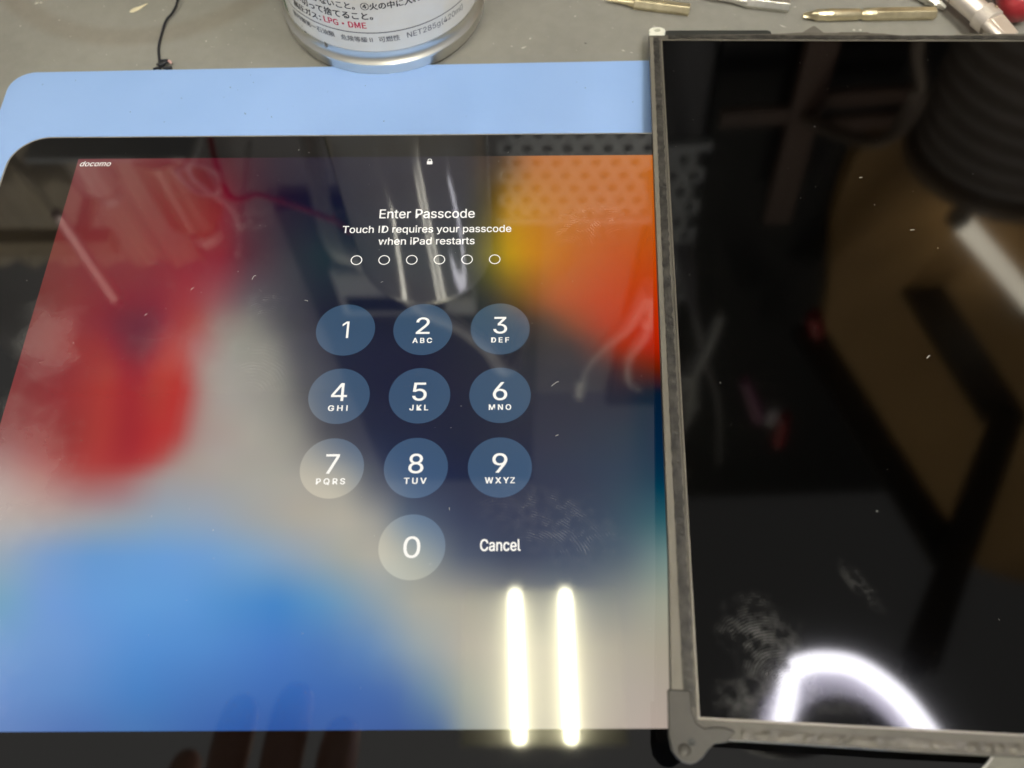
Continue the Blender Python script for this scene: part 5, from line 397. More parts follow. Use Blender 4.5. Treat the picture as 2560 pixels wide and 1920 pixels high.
def button_col(x, y):
    c = [0,0,0]
    for dx, dy in ((0,0),(3,0),(-3,0),(0,3),(0,-3)):
        q = wall(x+dx, y+dy); c = [c[i]+q[i]/5 for i in range(3)]
    lum = .3*c[0]+.5*c[1]+.2*c[2]; k = max(0, 1-lum*3.4)
    return [c[0]*1.46+.028*k, c[1]*1.44+.068*k, c[2]*1.36+.112*k]
ROWS = [-58.65,-77.92,-97.25,-116.74]; SX = 20.29; BR = 7.74
KEYS = [('1','',-1,0),('2','ABC',0,0),('3','DEF',1,0),('4','GHI',-1,1),('5','JKL',0,1),('6','MNO',1,1),('7','PQRS',-1,2),('8','TUV',0,2),('9','WXYZ',1,2),('0','',0,3)]
def flat(name, pts, faces, z, m, parent): return obj(name, [(p[0], ty(p[1]), z+(p[2] if len(p) > 2 else 0)) for p in pts], faces, m, parent)
for d, l, i, j in KEYS:
    cx, cy = i*SX, ROWS[j]; pts = [(cx,cy)]; fc = []; nr, ns = 5, 64
    for r in range(1, nr+1):
        for k in range(ns):
            a = 2*math.pi*k/ns; pts.append((cx+BR*r/nr*math.cos(a), cy+BR*r/nr*math.sin(a)))
    for k in range(ns): fc.append((0, 1+k, 1+(k+1)%ns))
    for r in range(nr-1):
        for k in range(ns): fc.append((1+r*ns+k, 1+r*ns+(k+1)%ns, 1+(r+1)*ns+(k+1)%ns, 1+(r+1)*ns+k))
    kb = flat('key_button', pts, fc, 7.60, scr, disp); paint(kb, button_col); kb['label'] = 'round passcode key '+d
    hgt = 5.0; wd = {'1':1.75,'0':3.9,'4':4.0,'7':3.3}.get(d, 3.6)
    dy = -1.45 if l else -2.55
    p, f = text_fit(d, cx, cy+dy, wd, hgt, 'c', bold=.004)
    flat('key_digit', p, f, 7.65, ink, disp)
    if l:
        p, f = text_fit(l, cx, cy-4.15, {'ABC':5.1,'DEF':4.7,'GHI':4.9,'JKL':4.7,'MNO':5.6,'PQRS':7.0,'TUV':5.4,'WXYZ':7.2}[l], 1.5, 'c', bold=.022, spacing=1.35)
        flat('key_letters', p, f, 7.65, ink, disp)
def line(name, s, x, y, wd, h, **k):
    p, f = text_fit(s, x, y, wd, h, **k); return flat(name, p, f, 7.65, ink, disp)
line('title_text', 'Enter Passcode', -13.85, -22.5, 26.9, 3.1, bold=.008)
line('message_text', 'Touch ID requires your passcode', -23.85, -27.5, 47.2, 2.45, bold=.009)
line('message_text', 'when iPad restarts', -13.55, -31.6, 26.7, 2.45, bold=.009)
line('cancel_text', 'Cancel', 15.75, -117.8, 9.35, 2.75, bold=.016)
line('carrier_text', 'docomo', -102.9, -2.85, 9.0, 1.85, bold=.003, shear=.22, spacing=1.02)
for k in range(6):
    cx, cy = -19.15+7.58*k, -36.7; n = 40
    pts = [(cx+r*math.cos(2*math.pi*i/n), cy+r*math.sin(2*math.pi*i/n)) for r in (1.58,1.32) for i in range(n)]
    flat('passcode_dot', pts, [(i,(i+1)%n,n+(i+1)%n,n+i) for i in range(n)], 7.65, ink, disp)
body = rrect(-1.25,.35,-3.05,-1.85,.22,3); sh = []
for r in (.62,.40): sh.append([(-.45+r*math.cos(math.pi*i/12), -1.55+r*math.sin(math.pi*i/12)*1.0) for i in range(13)])
pts = body+[(-.45+.62,-1.86)]+sh[0]+[(-.45-.62,-1.86)]+[(-.45+.40,-1.86)]+sh[1]+[(-.45-.40,-1.86)]
nb = len(body); m_ = 15
flat('lock_icon', pts, [tuple(range(nb))]+[(nb+i,nb+i+1,nb+m_+i+1,nb+m_+i) for i in range(m_-1)], 7.65, ink, disp)

# ------------------------------------------------------------------ loose display panel
RL = Matrix(((0.9977047,0.0591976,-0.0328788),(-0.0568127,0.9959795,0.0692621),(0.0368465,-0.0672352,0.9970565)))
PW, PH = 153.46, 204.54
pan = thing('loose_panel', 'loose black display panel with grey tape border, propped over the right of the tablet', 'display panel', (72.25,49.115,-1.695), RL)
tape = mat('grey tape border', (.115,.107,.09), .5, spec=.4, nscale=70, col2=(.085,.078,.065), bump=.35, bscale=350)
tape2 = mat('pale tape strip', (.18,.167,.138), .5, spec=.4, nscale=70, col2=(.145,.134,.11), bump=.3, bscale=300)
foam = mat('torn foam tape', (.05,.046,.04), .6, nscale=300, col2=(.012,.011,.0095), bump=1., bscale=520)
steel = mat('thin steel edge', (.24,.22,.185), .4, .6, nscale=90, namt=.2)
dark = mat('black tape', (.022,.024,.022), .55)
white = mat('white eyelet', (.80,.80,.70), .4)
def jag(x0, x1, n, y, a, seed):
    return [(x0+(x1-x0)*i/n, y+a*noise.noise((i*.83+seed, seed*1.7, 0))) for i in range(n+1)]
OUT = [(-4.1,2.9),(-4.5,-60),(-4.75,-97),(-4.9,-172),(-5.5,-193),(-5.7,-203),(-4.2,-208),(5.6,-208.3),(44,-208.6),(100,-208.5),(PW+4.5,-208.3),(PW+4.6,4.2),
       (115,4.2),(96.5,4.15),(93.5,3.2),(90,3.5),(86,2.7),(80,2.75),(76,3.0),(71.5,4.0),(66,4.6),(55,4.7),(44,4.5),(31,3.7),(-3.2,2.95)]
INN = [(0,0),(0,-PH),(PW,-PH),(PW,0)]
# frame: outer tray made as a ring of faces with side walls
def ring_prism(outer, inner, z0, z1):
    """flat ring between two outlines given as matching lists of points"""
    n = len(outer); m = MB()
    v = [(*p,z1) for p in outer]+[(*p,z1) for p in inner]+[(*p,z0) for p in outer]+[(*p,z0) for p in inner]
    f = []
    for i in range(n):
        j = (i+1)%n
        f += [(i,j,n+j,n+i),(2*n+i,2*n+j,j,i),(n+i,n+j,3*n+j,3*n+i),(3*n+i,3*n+j,2*n+j,2*n+i)]
    return m.add(v, f)
def near(p):
    return (min(max(p[0],0),PW), min(max(p[1],-PH),0))
outer = OUT; inner = [near(p) for p in OUT]
# keep the corners of the opening
def with_corners(o):
    r = []
    for p in o: r.append((p, near(p)))
    return r
pairs = [((-4.1,2.9),(0,0)),((-4.4,-40),(0,-40)),((-4.6,-97),(0,-97)),((-4.85,-172),(0,-172)),((-5.4,-193),(0,-193)),((-5.6,-204),(0,-PH+2)),((-5.2,-208.2),(0,-PH)),
 ((5.6,-208.4),(5.6,-PH)),((22,-208.5),(22,-PH)),((44,-208.7),(44,-PH)),((70,-208.5),(70,-PH)),((110,-208.6),(110,-PH)),((PW+4.5,-208.4),(PW,-PH)),((PW+4.6,4.2),(PW,0))]
top = [(115,4.2),(97,4.15),(94.2,3.5),(92.8,3.6),(91,3.1),(88.6,3.35),(86.5,2.75),(82,2.8),(79.6,3.05),(77,2.95),(73.5,3.6),(70.5,4.15),(66,4.35),(65.5,4.8),(57,4.85),(56,4.45),(50,4.5),(44,4.6),(38,4.0),(31,3.7),(16,3.4),(2,3.1)]
pairs += [(p,(p[0],0)) for p in top]
ring_prism([a for a,b in pairs],[b for a,b in pairs],-2.2,-.25).build('frame', tape, pan)
# raised tape strip along the outer left edge and the bottom, torn foam beside it
strip = [(-4.0,2.0),(-4.35,-40),(-4.55,-97),(-4.8,-172),(-5.35,-193),(-5.5,-202)]
def band(left, right, z0, z1, name, m, seed, a, step=1.2, zj=0.):
    """a strip between x = left(y) and x = right(y) down the panel's left side"""
    y = 1.6; V = []; F = []
    ys = []
    while y > -203: ys.append(y); y -= step
    for i, yy in enumerate(ys):
        nl = a*noise.noise((yy*.6,seed,0)); nr = a*noise.noise((yy*.6,seed+9,0)); zz = z1+zj*abs(noise.noise((yy*1.3,seed+4,2)))
        l, r = left(yy)+nl, right(yy)+nr
        V += [(l,yy,z0),(l,yy,z1),((l+r)/2,yy,zz),(r,yy,z1),(r,yy,z0)]
    for i in range(len(ys)-1):
        for k in range(4): F.append((5*i+k,5*i+k+1,5*i+k+6,5*i+k+5))
    F += [(0,1,2,3,4), tuple(5*(len(ys)-1)+k for k in range(5))]
    return obj(name, V, F, m, pan)
def lerp(y, pts):
    for (a, va), (b, vb) in zip(pts, pts[1:]):
        if a >= y >= b: return va+(vb-va)*(a-y)/(a-b)
    return pts[-1][1] if y < pts[-1][0] else pts[0][1]
band(lambda y: lerp(y,[(3,-4.0),(-40,-4.3),(-97,-4.5),(-172,-4.75),(-203,-5.4)]), lambda y: lerp(y,[(3,-2.9),(-60,-3.2),(-97,-3.35),(-193,-3.15),(-204,-3.1)]), -.26, .12, 'tape_strip', tape2, 3, .06)
band(lambda y: lerp(y,[(3,-2.75),(-60,-3.0),(-97,-3.15),(-193,-2.9),(-204,-2.9)]), lambda y: lerp(y,[(3,-1.0),(-97,-1.25),(-193,-.85),(-204,-.8)]), -.26, .0, 'foam_tape', foam, 21, .45, .7, .3)
# thin bright lip round the glass
MB().box(-.42,-.05,-PH-.4,.3,-.24,.14).box(-.42,PW+.4,-PH-.42,-PH-.05,-.24,.141).box(PW+.05,PW+.42,-PH,.3,-.24,.139).build('steel_lip', steel, pan)
MB().box(-.05,PW+.05,.05,.42,-.24,.06).build('steel_lip', tape, pan)
V = jag(2,PW,90,3.0,.5,5.); lo = jag(2,PW,90,1.35,.35,12.)
m = MB()
n = len(V); m.add([(x,max(min(y,2.75),1.9),-.26) for x,y in V]+[(x,max(min(y,2.75),1.9),.05+.15*random.random()) for x,y in V]+[(x,y,.02+.08*random.random()) for x,y in lo]+[(x,y,-.26) for x,y in lo],
   [(k*n+i,k*n+i+1,(k+1)*n+i+1,(k+1)*n+i) for k in range(3) for i in range(n-1)]).build('foam_tape', foam, pan)
V = jag(8,PW-2,150,-208.2,.35,31.); hi = jag(8,PW-2,150,-206.4,.3,40.); n = len(V)
crinkle = mat('crinkled foil tape', (.13,.119,.098), .42, .25, nscale=160, col2=(.06,.054,.043), bump=1., bscale=420)
MB().add([(x,y,-.3) for x,y in V]+[(x,y,.04+.14*random.random()) for x,y in V]+[(x,(V[i][1]+y)/2,.08+.2*random.random()) for i,(x,y) in enumerate(hi)]+[(x,y,.05) for x,y in hi]+[(x,y,-.26) for x,y in hi],
   [(k*n+i,k*n+i+1,(k+1)*n+i+1,(k+1)*n+i) for k in range(4) for i in range(n-1)]).build('crinkled_tape', crinkle, pan)
lcdg = mat('loose panel glass', (.003,.003,.003), .055, spec=.36); glass_nodes(lcdg,'loose')
MB().box(0,PW,-PH,0,-1.6,0).build('panel_glass', lcdg, pan)
MB().box(-1,PW+1,-PH-1,1,-2.19,-1.7).build('back_plate', dark, pan)
MB().prism([(1.0,3.1),(35.0,3.75),(34.9,5.2),(33.8,5.75),(2.2,5.5),(1.3,5.0)],-1.0,-.3).build('black_tape', dark, pan)
MB().prism([(44.6,4.55),(51.9,4.5),(49.3,8.1),(48.7,8.1)],-.62,-.42).build('ribbon_corner', mat('ribbon film',(.12,.11,.095),.5), pan)
# white screw eyelet at the far corner
n = 28; ro = [(-1.45+2.65*math.cos(2*math.pi*i/n), 5.3+1.75*math.sin(2*math.pi*i/n)) for i in range(n)]; ri = [(-1.45+.95*math.cos(2*math.pi*i/n), 5.45+.75*math.sin(2*math.pi*i/n)) for i in range(n)]
e = ring_prism(ro, ri, -1.5, -.1); e.box(-4.05,.9,2.95,4.4,-1.5,-.15); bevel(e.build('screw_eyelet', white, pan, True), .15, 2)
# bracket at the near corner
brk = [(-6.2,-199.6),(-6.35,-208.3),(-5.9,-210.8),(-4.9,-212.2),(-3.6,-213.0),(-2.3,-213.2),(-1.1,-212.8),(.1,-211.9),(1.3,-210.4),(2.6,-209.3),(5.0,-208.9),(5.7,-207.9),(6.8,-207.2),(6.0,-206.5),(3.4,-206.2),(.6,-206.6),(-.8,-205.6),(-1.5,-203.5),(-1.6,-199.6)]
brm = mat('dull corner bracket', (.06,.056,.048), .5, .15, nscale=90, col2=(.045,.042,.036), bump=.25, bscale=300)
cx, cy = -1.9, -209.3
b_ = MB().prism(brk, -.5, .42).build('corner_bracket', brm, pan); bevel(b_, .3, 2)
MB().lathe([(0,.75),(.7,.72),(1.1,.55),(1.3,.4)], 20, (-3.4,-210.8,0)).build('rivet', brm, b_, True)
MB().lathe([(0,.435),(.52,.44),(.62,.48),(.78,.44)], 18, (cx,cy,0)).build('screw_hole', dark, b_, True)
prop = MB().box(110,200,-150,-105,0,7.2)
pb = MB().box(0,55,0,26,0,6.4).build('foam_block', mat('black foam',(.02,.02,.02),.9,bump=.6,bscale=600), None, loc=(128,-150,-7.45))
tag(pb, 'small black foam block under the near part of the loose panel', 'foam block')
pb.location = (0.062,-0.140,0.0003); 

# ------------------------------------------------------------------ aerosol can
CX, CY, CZ = -19.4, 75.0, -9.5
can = thing('aerosol_can', 'white spray can with Japanese safety lettering standing behind the tablet', 'spray can', (CX,CY,CZ))
canm = mat('silver can metal', (.78,.77,.72), .34, 1., nscale=40, namt=.06)
paper = mat('white can print', (.80,.78,.72), .08, spec=.85)
def label_wear(m):
    nt = m.node_tree; b = nt.nodes['Principled BSDF']; tc = nt.nodes['Texture Coordinate']
    n = N(nt,'ShaderNodeTexNoise'); n.inputs['Scale'].default_value=35; n.inputs['Detail'].default_value=7; nt.links.new(tc.outputs['Object'], n.inputs['Vector'])
    r = N(nt,'ShaderNodeValToRGB'); r.color_ramp.elements[0].position=.3; r.color_ramp.elements[0].color=(.70,.665,.585,1); r.color_ramp.elements[1].position=.6; r.color_ramp.elements[1].color=(.78,.765,.72,1)
    nt.links.new(n.outputs['Fac'], r.inputs['Fac']); nt.links.new(r.outputs['Color'], b.inputs['Base Color'])
label_wear(paper)
MB().lathe([(0,3),(24,2.2),(28.5,.6),(30,0),(31.6,.15),(33.0,1.1),(33.7,2.5),(33.75,4.9),(34.05,5.4),(34.05,6.1),(33.6,6.6),(32.9,7.3),(32.55,8.4),(32.7,9.6),(32.95,10.4),(33,11),(33,158),(32.6,159.5),(31.2,160.5),(30,160.5),(28.5,163),(24,167),(18,170),(15,171.5),(15.6,173),(15.2,174.5),(13.6,174.5),(12.6,172),(6,171.5),(0,171.5)], 128).build('can_body', canm, can, True)
def cyl_patch(name, a0, a1, z0, z1, r, m, n=60, parent=None):
    V = []; F = []
    for i in range(n+1):
        a = math.radians(a0+(a1-a0)*i/n)
        V += [(r*math.sin(a),-r*math.cos(a),z0),(r*math.sin(a),-r*math.cos(a),z1)]
    for i in range(n): F.append((2*i,2*i+2,2*i+3,2*i+1))
    return obj(name, V, F, m, parent or can, True)
lab = cyl_patch('label', -61.5, 125, 10.7, 156, 33.05, paper, 90)
cyl_patch('label_band', -125, -61.5, 10.7, 156, 33.05, mat('green can print', (.05,.14,.06), .25), 40)
cyl_patch('label_band', 125, 235, 10.7, 156, 33.05, mat('silver can print', (.55,.55,.55), .25, .7), 40)
MB().lathe([(0,190),(5,190),(6,189),(6.4,180),(6.4,174),(9,173.5),(9,172.5),(0,172.4)], 24).build('spray_nozzle', mat('white nozzle', (.7,.7,.68), .4), can, True)
blk = mat('black print', (.055,.052,.055), .4); grey_p = mat('grey print', (.13,.13,.14), .4); redp = mat('red print', (.62,.05,.10), .4)
def wrap(name, s, x, z, wd, h=None, m=blk, **k):
    k.setdefault('f', CJK)
    p, f = text_fit(s, x, 0, wd, h, **k); R = 33.10
    V = [((R+t)*math.sin(a/33.), -(R+t)*math.cos(a/33.), z+9.5+b) for a, b, t in p]
    return obj(name, V, f, m, lab)
wrap('label_text', '所に置かないこと。④火の中に入れないこと。', -25.5, 16.85, 53.5, None, bold=.010)
wrap('label_text', '使い切って捨てること。', -28.6, 13.35, 30.0, None, bold=.010)
wrap('label_text', '高圧ガス：', -27.6, 9.9, 11.6, None, bold=.010)
wrap('label_text', 'LPG・DME', -14.9, 10.0, 13.8, None, redp, bold=.010)
wrap('label_text', '第四類第一石油類', -30.0, 5.05, 17.7, None, grey_p, bold=.006)
wrap('label_text', '危険等級Ⅱ', -10.1, 4.95, 10.1, None, grey_p, bold=.006)
wrap('label_text', '可燃性', 1.9, 4.95, 6.6, None, grey_p, bold=.006)
wrap('label_text', 'NET285g(420ml)', 10.8, 4.95, 21.7, 2.05, grey_p, f=FONT, bold=.004)
P_ = []
for i in range(9):
    a = math.radians(180+90*i/8); P_.append((-29.0+2.3*math.cos(a), 10.6+2.3*math.sin(a)))
P_ = [(-31.3,40)]+P_+[(-29+x*2.0, 8.3) for x in range(1,36)]
V = []; F = []; R = 33.12
for i, (x, z) in enumerate(P_):
    q = P_[min(i+1,len(P_)-1)]; p = P_[max(i-1,0)]; dx, dz = q[0]-p[0], q[1]-p[1]; l = math.hypot(dx,dz); nx_, nz_ = -dz/l*.16, dx/l*.16
    for sgn in (1,-1):
        a = (x+sgn*nx_)/33.; V.append((R*math.sin(a), -R*math.cos(a), z+sgn*nz_+9.5))
for i in range(len(P_)-1): F.append((2*i,2*i+2,2*i+3,2*i+1))
obj('label_box_line', V, F, grey_p, lab)
cyl_patch('label_edge_line', -75, 90, 10.5, 10.72, 33.09, mat('label edge grey',(.35,.35,.34),.4), 60, lab)  # thin grey line along the lower edge of the label
# scuffs on the lower rim
for (a, z, rx, rz, tl) in ((-29.3,.4,1.3,2.1,.5),(-46,2.6,.5,.35,0),(-44,1.2,.9,.7,-.6)):
    V = [(33.12*math.sin(math.radians(a)), -33.12*math.cos(math.radians(a)), z+9.5)]; n = 14
    for i in range(n):
        t = 2*math.pi*i/n; k = 1+.25*noise.noise((i*.9,a,0)); aa = math.radians(a)+(rx*math.cos(t)*k*(.5+.3*math.sin(t+2.)))/33.; zz = z+rz*.5*math.sin(t)*k
        V.append((33.16*math.sin(aa), -33.16*math.cos(aa), zz+9.5))
    obj('scuff', V, [(0,1+i,1+(i+1)%n) for i in range(n)], mat('scuff brown',(.16,.14,.11),.6), can)
# ------------------------------------------------------------------ screwdriver bits
brass = mat('nickel plated bit', (.86,.76,.52), .36, .9, nscale=260, col2=(.66,.57,.37), bump=.3, bscale=400)
silver = mat('bright steel bit', (.85,.83,.76), .33, .9, nscale=200, namt=.25)
ZB = -9.5
def hexbit(name, label, p0, p1, r, prof_hex, prof_shaft, m, grp, tip=True):
    p0 = Vector((*p0, ZB+r*.87)); p1 = Vector((*p1, ZB+r*.87))
    t = thing(name, label, 'screwdriver bit', (p0.x,p0.y,ZB), None, grp)
    off = Vector((p0.x,p0.y,ZB)); a, b = p0-off, p1-off
    o = MB().axis(a,b,prof_hex,6).build('hex_shank', m, t); bevel(o,.12,2,25)
    MB().axis(a,b,prof_shaft,24).build('shaft', m, t, True)
    return t, a, b
G = 'loose screwdriver bits on the bench'
# bits lying along the far edge, tips pointing left
hexbit('screwdriver_bit','brass-coloured precision bit with a thin tip, leftmost bit behind the panel',(84.3,70.7),(57.5,75.9),2.05,[(0,1.85),(.25,2.05),(18.8,2.05),(19.2,1.7)],[(19.0,1.5),(20.0,1.25),(22,.85),(26,.6),(29,.3)],brass,G)
hexbit('screwdriver_bit','bright silver bit with a tapered neck, between the two brass-coloured bits',(118.3,71.9),(90,77.2),2.2,[(0,2.0),(.25,2.2),(14.2,2.2),(14.6,1.9)],[(14.5,2.0),(16.5,1.5),(19,1.0),(25,.7),(29,.4)],silver,G)
t, a, b = hexbit('screwdriver_bit','long brass-coloured crosshead bit lying level behind the panel',(167.0,68.0),(122.6,67.6),2.15,[(0,2.0),(.2,2.15),(20.2,2.15),(20.6,1.8)],[(20.4,2.0),(22,2.05),(24.2,1.95),(24.7,1.55),(25.4,1.55),(25.9,1.9),(34,1.95),(34.6,2.05),(36.4,2.05),(36.9,1.85),(40,1.8)],brass,G)
def cross_tip(a, b, t0, L, r, m, parent, roll=.4):
    d = (b-a).normalized(); x = d.cross(Vector((0,0,1))).normalized(); z = x.cross(d); R = []
    for u in (0,.3,.6,.85,1.):
        rr = r*(1-.62*u); k = .95-.55*min(1,u*1.4); row = []
        for i in range(16):
            an = roll+2*math.pi*i/16; q = rr*(1 if i%4==0 else (k if i%4==2 else (k+.12)))
            row.append(a+d*(t0+L*u)+(x*math.cos(an)+z*math.sin(an))*q)
        R.append(row)
    return MB().rings(R).build('crosshead_tip', m, parent, True)
cross_tip(a,b,39.9,4.6,1.85,brass,t)
t2 = thing('screwdriver_bit','shiny steel crosshead tip pointing at the long bit from behind','screwdriver bit',(150,90,ZB),None,G)
a = Vector((0,0,3.6)); b = Vector((21.0,-19.6,1.9))
MB().axis(a,b,[(0,2.1),(20,2.1),(22.4,1.95)],20).build('shaft', silver, t2, True)
cross_tip(a,b,22.3,6.4,2.2,silver,t2,.2)

# ------------------------------------------------------------------ pen-like metal tool
pink = mat('rose anodised aluminium', (.86,.78,.70), .42, .7, nscale=60, namt=.05, bump=.08, bscale=900)
tool = thing('precision_screwdriver','rose-grey metal pen tool with a ringed collar and wedge-shaped end','hand tool',(165.8,82.7,ZB))
A = Vector((0,0,7.6)); B = Vector((18.0,-32.3,7.2))
MB().axis(A,B,[(-12,3.5),(24.4,3.5),(24.7,3.3),(25.0,3.3)],40).build('barrel', pink, tool, True)
cl = MB().axis(A,B,[(25.0,3.9),(25.2,4.35),(29.6,4.35),(29.9,4.0),(30.1,3.2)],40).build('collar', pink, tool, True)
d = (B-A).normalized(); x = d.cross(Vector((0,0,1))).normalized(); z = x.cross(d)
def PT(t, u, v): return A+d*t+x*u+z*v
q = PT(27.6,-1.4,4.12)
nrm = (x*-1.4+z*4.12).normalized()
dm = MB(); e1 = d; e2 = nrm.cross(d)
dm.rings([[q+nrm*h+(e1*math.cos(2*math.pi*i/16)+e2*math.sin(2*math.pi*i/16))*r for i in range(16)] for r,h in ((.75,.05),(.7,.16),(.55,.16),(.42,-.02),(.15,-.0))])
dm.build('dimple', mat('dimple brass',(.55,.45,.30),.3,1.), cl, True)
w_ = MB().add([PT(30.0,-3.2,2.7),PT(30.0,2.2,3.0),PT(30.0,2.8,-2.6),PT(30.0,-3.0,-2.8),PT(38,-3.4,1.2),PT(38,1.9,1.4),PT(38,2.2,-2.8),PT(38,-3.2,-2.8)],
   [(0,1,2,3),(4,7,6,5),(0,4,5,1),(1,5,6,2),(2,6,7,3),(3,7,4,0)]).build('wedge_jaw', pink, tool); bevel(w_,.35,3,30)
h_ = MB().axis(PT(29.6,3.2,1.2),PT(38,3.6,.9),[(0,1.3),(.4,1.7),(7.0,1.7),(7.4,1.5)],24).build('side_tab', pink, tool, True)
s_ = MB().axis(A,B,[(14.0,3.52),(14.02,3.56),(14.3,3.56),(14.32,3.52)],40).build('groove_ring', mat('groove shade',(.30,.25,.21),.5,1.), tool, True)

# red handle at the edge of the frame
rubber = mat('red rubber grip', (.42,.035,.045), .28, spec=.6, nscale=80, namt=.3, bump=.4, bscale=250)
hd = thing('red_screwdriver','glossy red grip end at the far right corner of the bench','screwdriver',(212,92,ZB))
MB().tube([(-11,6,7.0),(-16.5,-11,7.0),(-19.0,-21,6.9),(-20.2,-31,6.8)], lambda t: 6.6*math.sqrt(max(.02,1-max(0,(t-.72)/.285)**2)), 20).build('grip', rubber, hd, True)

# ------------------------------------------------------------------ black wire with a knotted end, crumbs
wirem = mat('black wire insulation', (.012,.013,.018), .45)
wire = thing('black_wire','thin black wire with a knotted end lying up to the blue mat','wire',(-92,46.5,ZB))
def rel(pts): return [(x+92,y-46.5,z+9.5) for x,y,z in pts]
MB().tube(rel([(-88.8,104,-7),(-90.6,84,-7.3),(-91.1,76.5,-7.6),(-91.3,74.6,-7.8),(-92.3,71.4,-8.2),(-93.9,68.6,-8.6),(-94.4,63.3,-8.9),(-94.2,55.9,-8.9),(-93.0,50.5,-8.9),(-92.3,47.6,-8.6)]), .42, 10).build('strand', wirem, wire, True)
MB().tube(rel([(-92.9,47.9,-8.7),(-91.6,46.9,-8.0),(-89.9,47.6,-7.7),(-89.4,48.9,-8.1),(-90.7,49.5,-8.6),(-91.9,48.5,-8.2),(-90.6,46.7,-8.9),(-88.2,46.6,-8.9)]), .55, 10).build('knot', wirem, wire, True)
MB().tube(rel([(-94.2,46.2,-9.1),(-93.0,46.5,-8.9),(-91.8,46.4,-8.9)]), .4, 8).build('loose_end', wirem, wire, True)
MB().tube(rel([(-89.0,48.2,-7.4),(-88.4,47.9,-7.5),(-88.0,47.4,-7.9)]), .4, 8).build('bare_tip', mat('copper pink',(.6,.38,.36),.4,.6), wire, True)

flk = mat('pale plastic flake', (.78,.70,.50), .5, nscale=300, namt=.2)
f = MB(); prof = [(0,.1,.05),(.6,1.0,.35),(2.0,1.25,.5),(3.4,.95,.45),(4.6,.55,.3),(6.2,.3,.18),(6.9,.05,.05)]
f.rings([[(t, wv*math.cos(2*math.pi*i/10)*.8+.12*math.sin(t*1.3), .35+h*math.sin(2*math.pi*i/10)*.7) for i in range(10)] for t, wv, h in prof])
fo = f.build('plastic_flake', flk, None, True, (-107.4,73.4,ZB)); fo.rotation_euler = (0,0,math.radians(38))
tag(fo,'pale yellow teardrop-shaped plastic flake on the grey bench','plastic flake')

crm = mat('pale crumbs', (.50,.48,.42), .6)
cr = MB()
def crumb(x, y, z, s, el=1., an=0., fl=.5):
    c, sn = math.cos(an), math.sin(an); P = []
    for (ux,uy,uz) in ((1,0,0),(-1,0,0),(0,1,0),(0,-1,0),(0,0,1),(0,0,-1)):
        k = s*(.7+.6*random.random()); px, py = ux*k*el, uy*k
        P.append((x+px*c-py*sn, y+px*sn+py*c, z+uz*k*fl))
    cr.add(P, [(0,2,4),(2,1,4),(1,3,4),(3,0,4),(2,0,5),(1,2,5),(3,1,5),(0,3,5)])
for i in range(170):
    x = random.uniform(-150,205); y = random.uniform(48.5,80)
    if math.hypot(x-CX,y-CY) < 36: continue
    crumb(x,y,ZB+.08,random.choice([.07,.08,.1,.13,.18]),random.choice([1,1,1.6,3.]),random.uniform(0,3.1),.4)
for x,y,s,e,a in ((-141,78.5,.55,1.5,.5),(-139.5,78.8,.5,1,0),(27.5,55.2,.3,4,.5),(30,59.5,.25,2.5,1),(45.5,70,.3,1.6,.3),(72,64.8,.3,1.8,2.8),(60.8,53.5,.3,3,2.7),(63.5,52.5,.2,3,2.6),(104,62,.35,1.6,0),(139.2,62.3,.45,1.2,0),(141.3,62.4,.5,1.1,0),(136.5,59,.55,1.8,.2),(115.5,64.5,.3,4,2.6),(-131,70,.25,1,0)): crumb(x,y,ZB+.12,s,e,a,.5)
c_ = cr.build('crumbs', crm, None); c_['kind'] = 'stuff'; tag(c_,'pale specks and crumbs scattered over the grey bench','crumbs')
dk = MB(); cr = dk
crumb(48.5,57.0,ZB+.15,.45,.7,1.2,.5)
for i in range(26):
    crumb(random.uniform(-128,64),random.uniform(12,43),-7.43,random.choice([.09,.12,.18]),random.choice([1,1,2.4]),random.uniform(0,3.1),.3)
d_ = dk.build('specks', mat('dark specks',(.06,.06,.06),.7), None); d_['kind'] = 'stuff'; tag(d_,'small dark specks on the blue mat and bench','specks')
# dust and lint lying on the two glass surfaces
lm = mat('white lint', (.75,.74,.70), .7)
dust = MB(); cr = dust
for i in range(85):
    x = random.uniform(-110,66); y = random.uniform(-150,6); crumb(x,y,.16,random.choice([.035,.04,.05,.07]),random.choice([1,1,1.5,3]),random.uniform(0,3.1),.4)
for (x,y,a,s) in ((-47,-42.8,1.2,1.1),(-12,-44,.3,.5),(-32,-49.5,-.3,.9),(33.3,-75.6,.7,1.6),(33.9,-89.3,.5,.6),(-74,-54,.8,.6),(-63,-46,.9,.7),(8.5,-108,2.,.5)):
    dust.tube([(x,y,.17),(x+s*math.cos(a),y+s*math.sin(a),.24),(x+s*1.1*math.cos(a)+.5*s*math.sin(a),y+s*1.2*math.sin(a),.17)], .045, 5, samples=5)
q_ = dust.build('dust', lm, None); q_['kind'] = 'stuff'; tag(q_,'white dust specks and curled lint on the tablet glass','dust')
dust = MB(); cr = dust
for i in range(60): crumb(random.uniform(2,150),random.uniform(-200,-2),.05,random.choice([.05,.06,.08,.12]),random.choice([1,1,1.5]),random.uniform(0,3.1),.4)
for (x,y,a,s) in ((63.5,-78,.1,.9),(60,-119,.9,.8),(53,-59,.2,.6)):
    dust.tube([(x,y,.06),(x+s*math.cos(a),y+s*math.sin(a),.12),(x+s*1.2*math.cos(a)+.4*s*math.sin(a),y+s*1.3*math.sin(a),.06)], .09, 5, samples=5)
q_ = dust.build('dust', lm, pan); q_['kind'] = 'stuff'
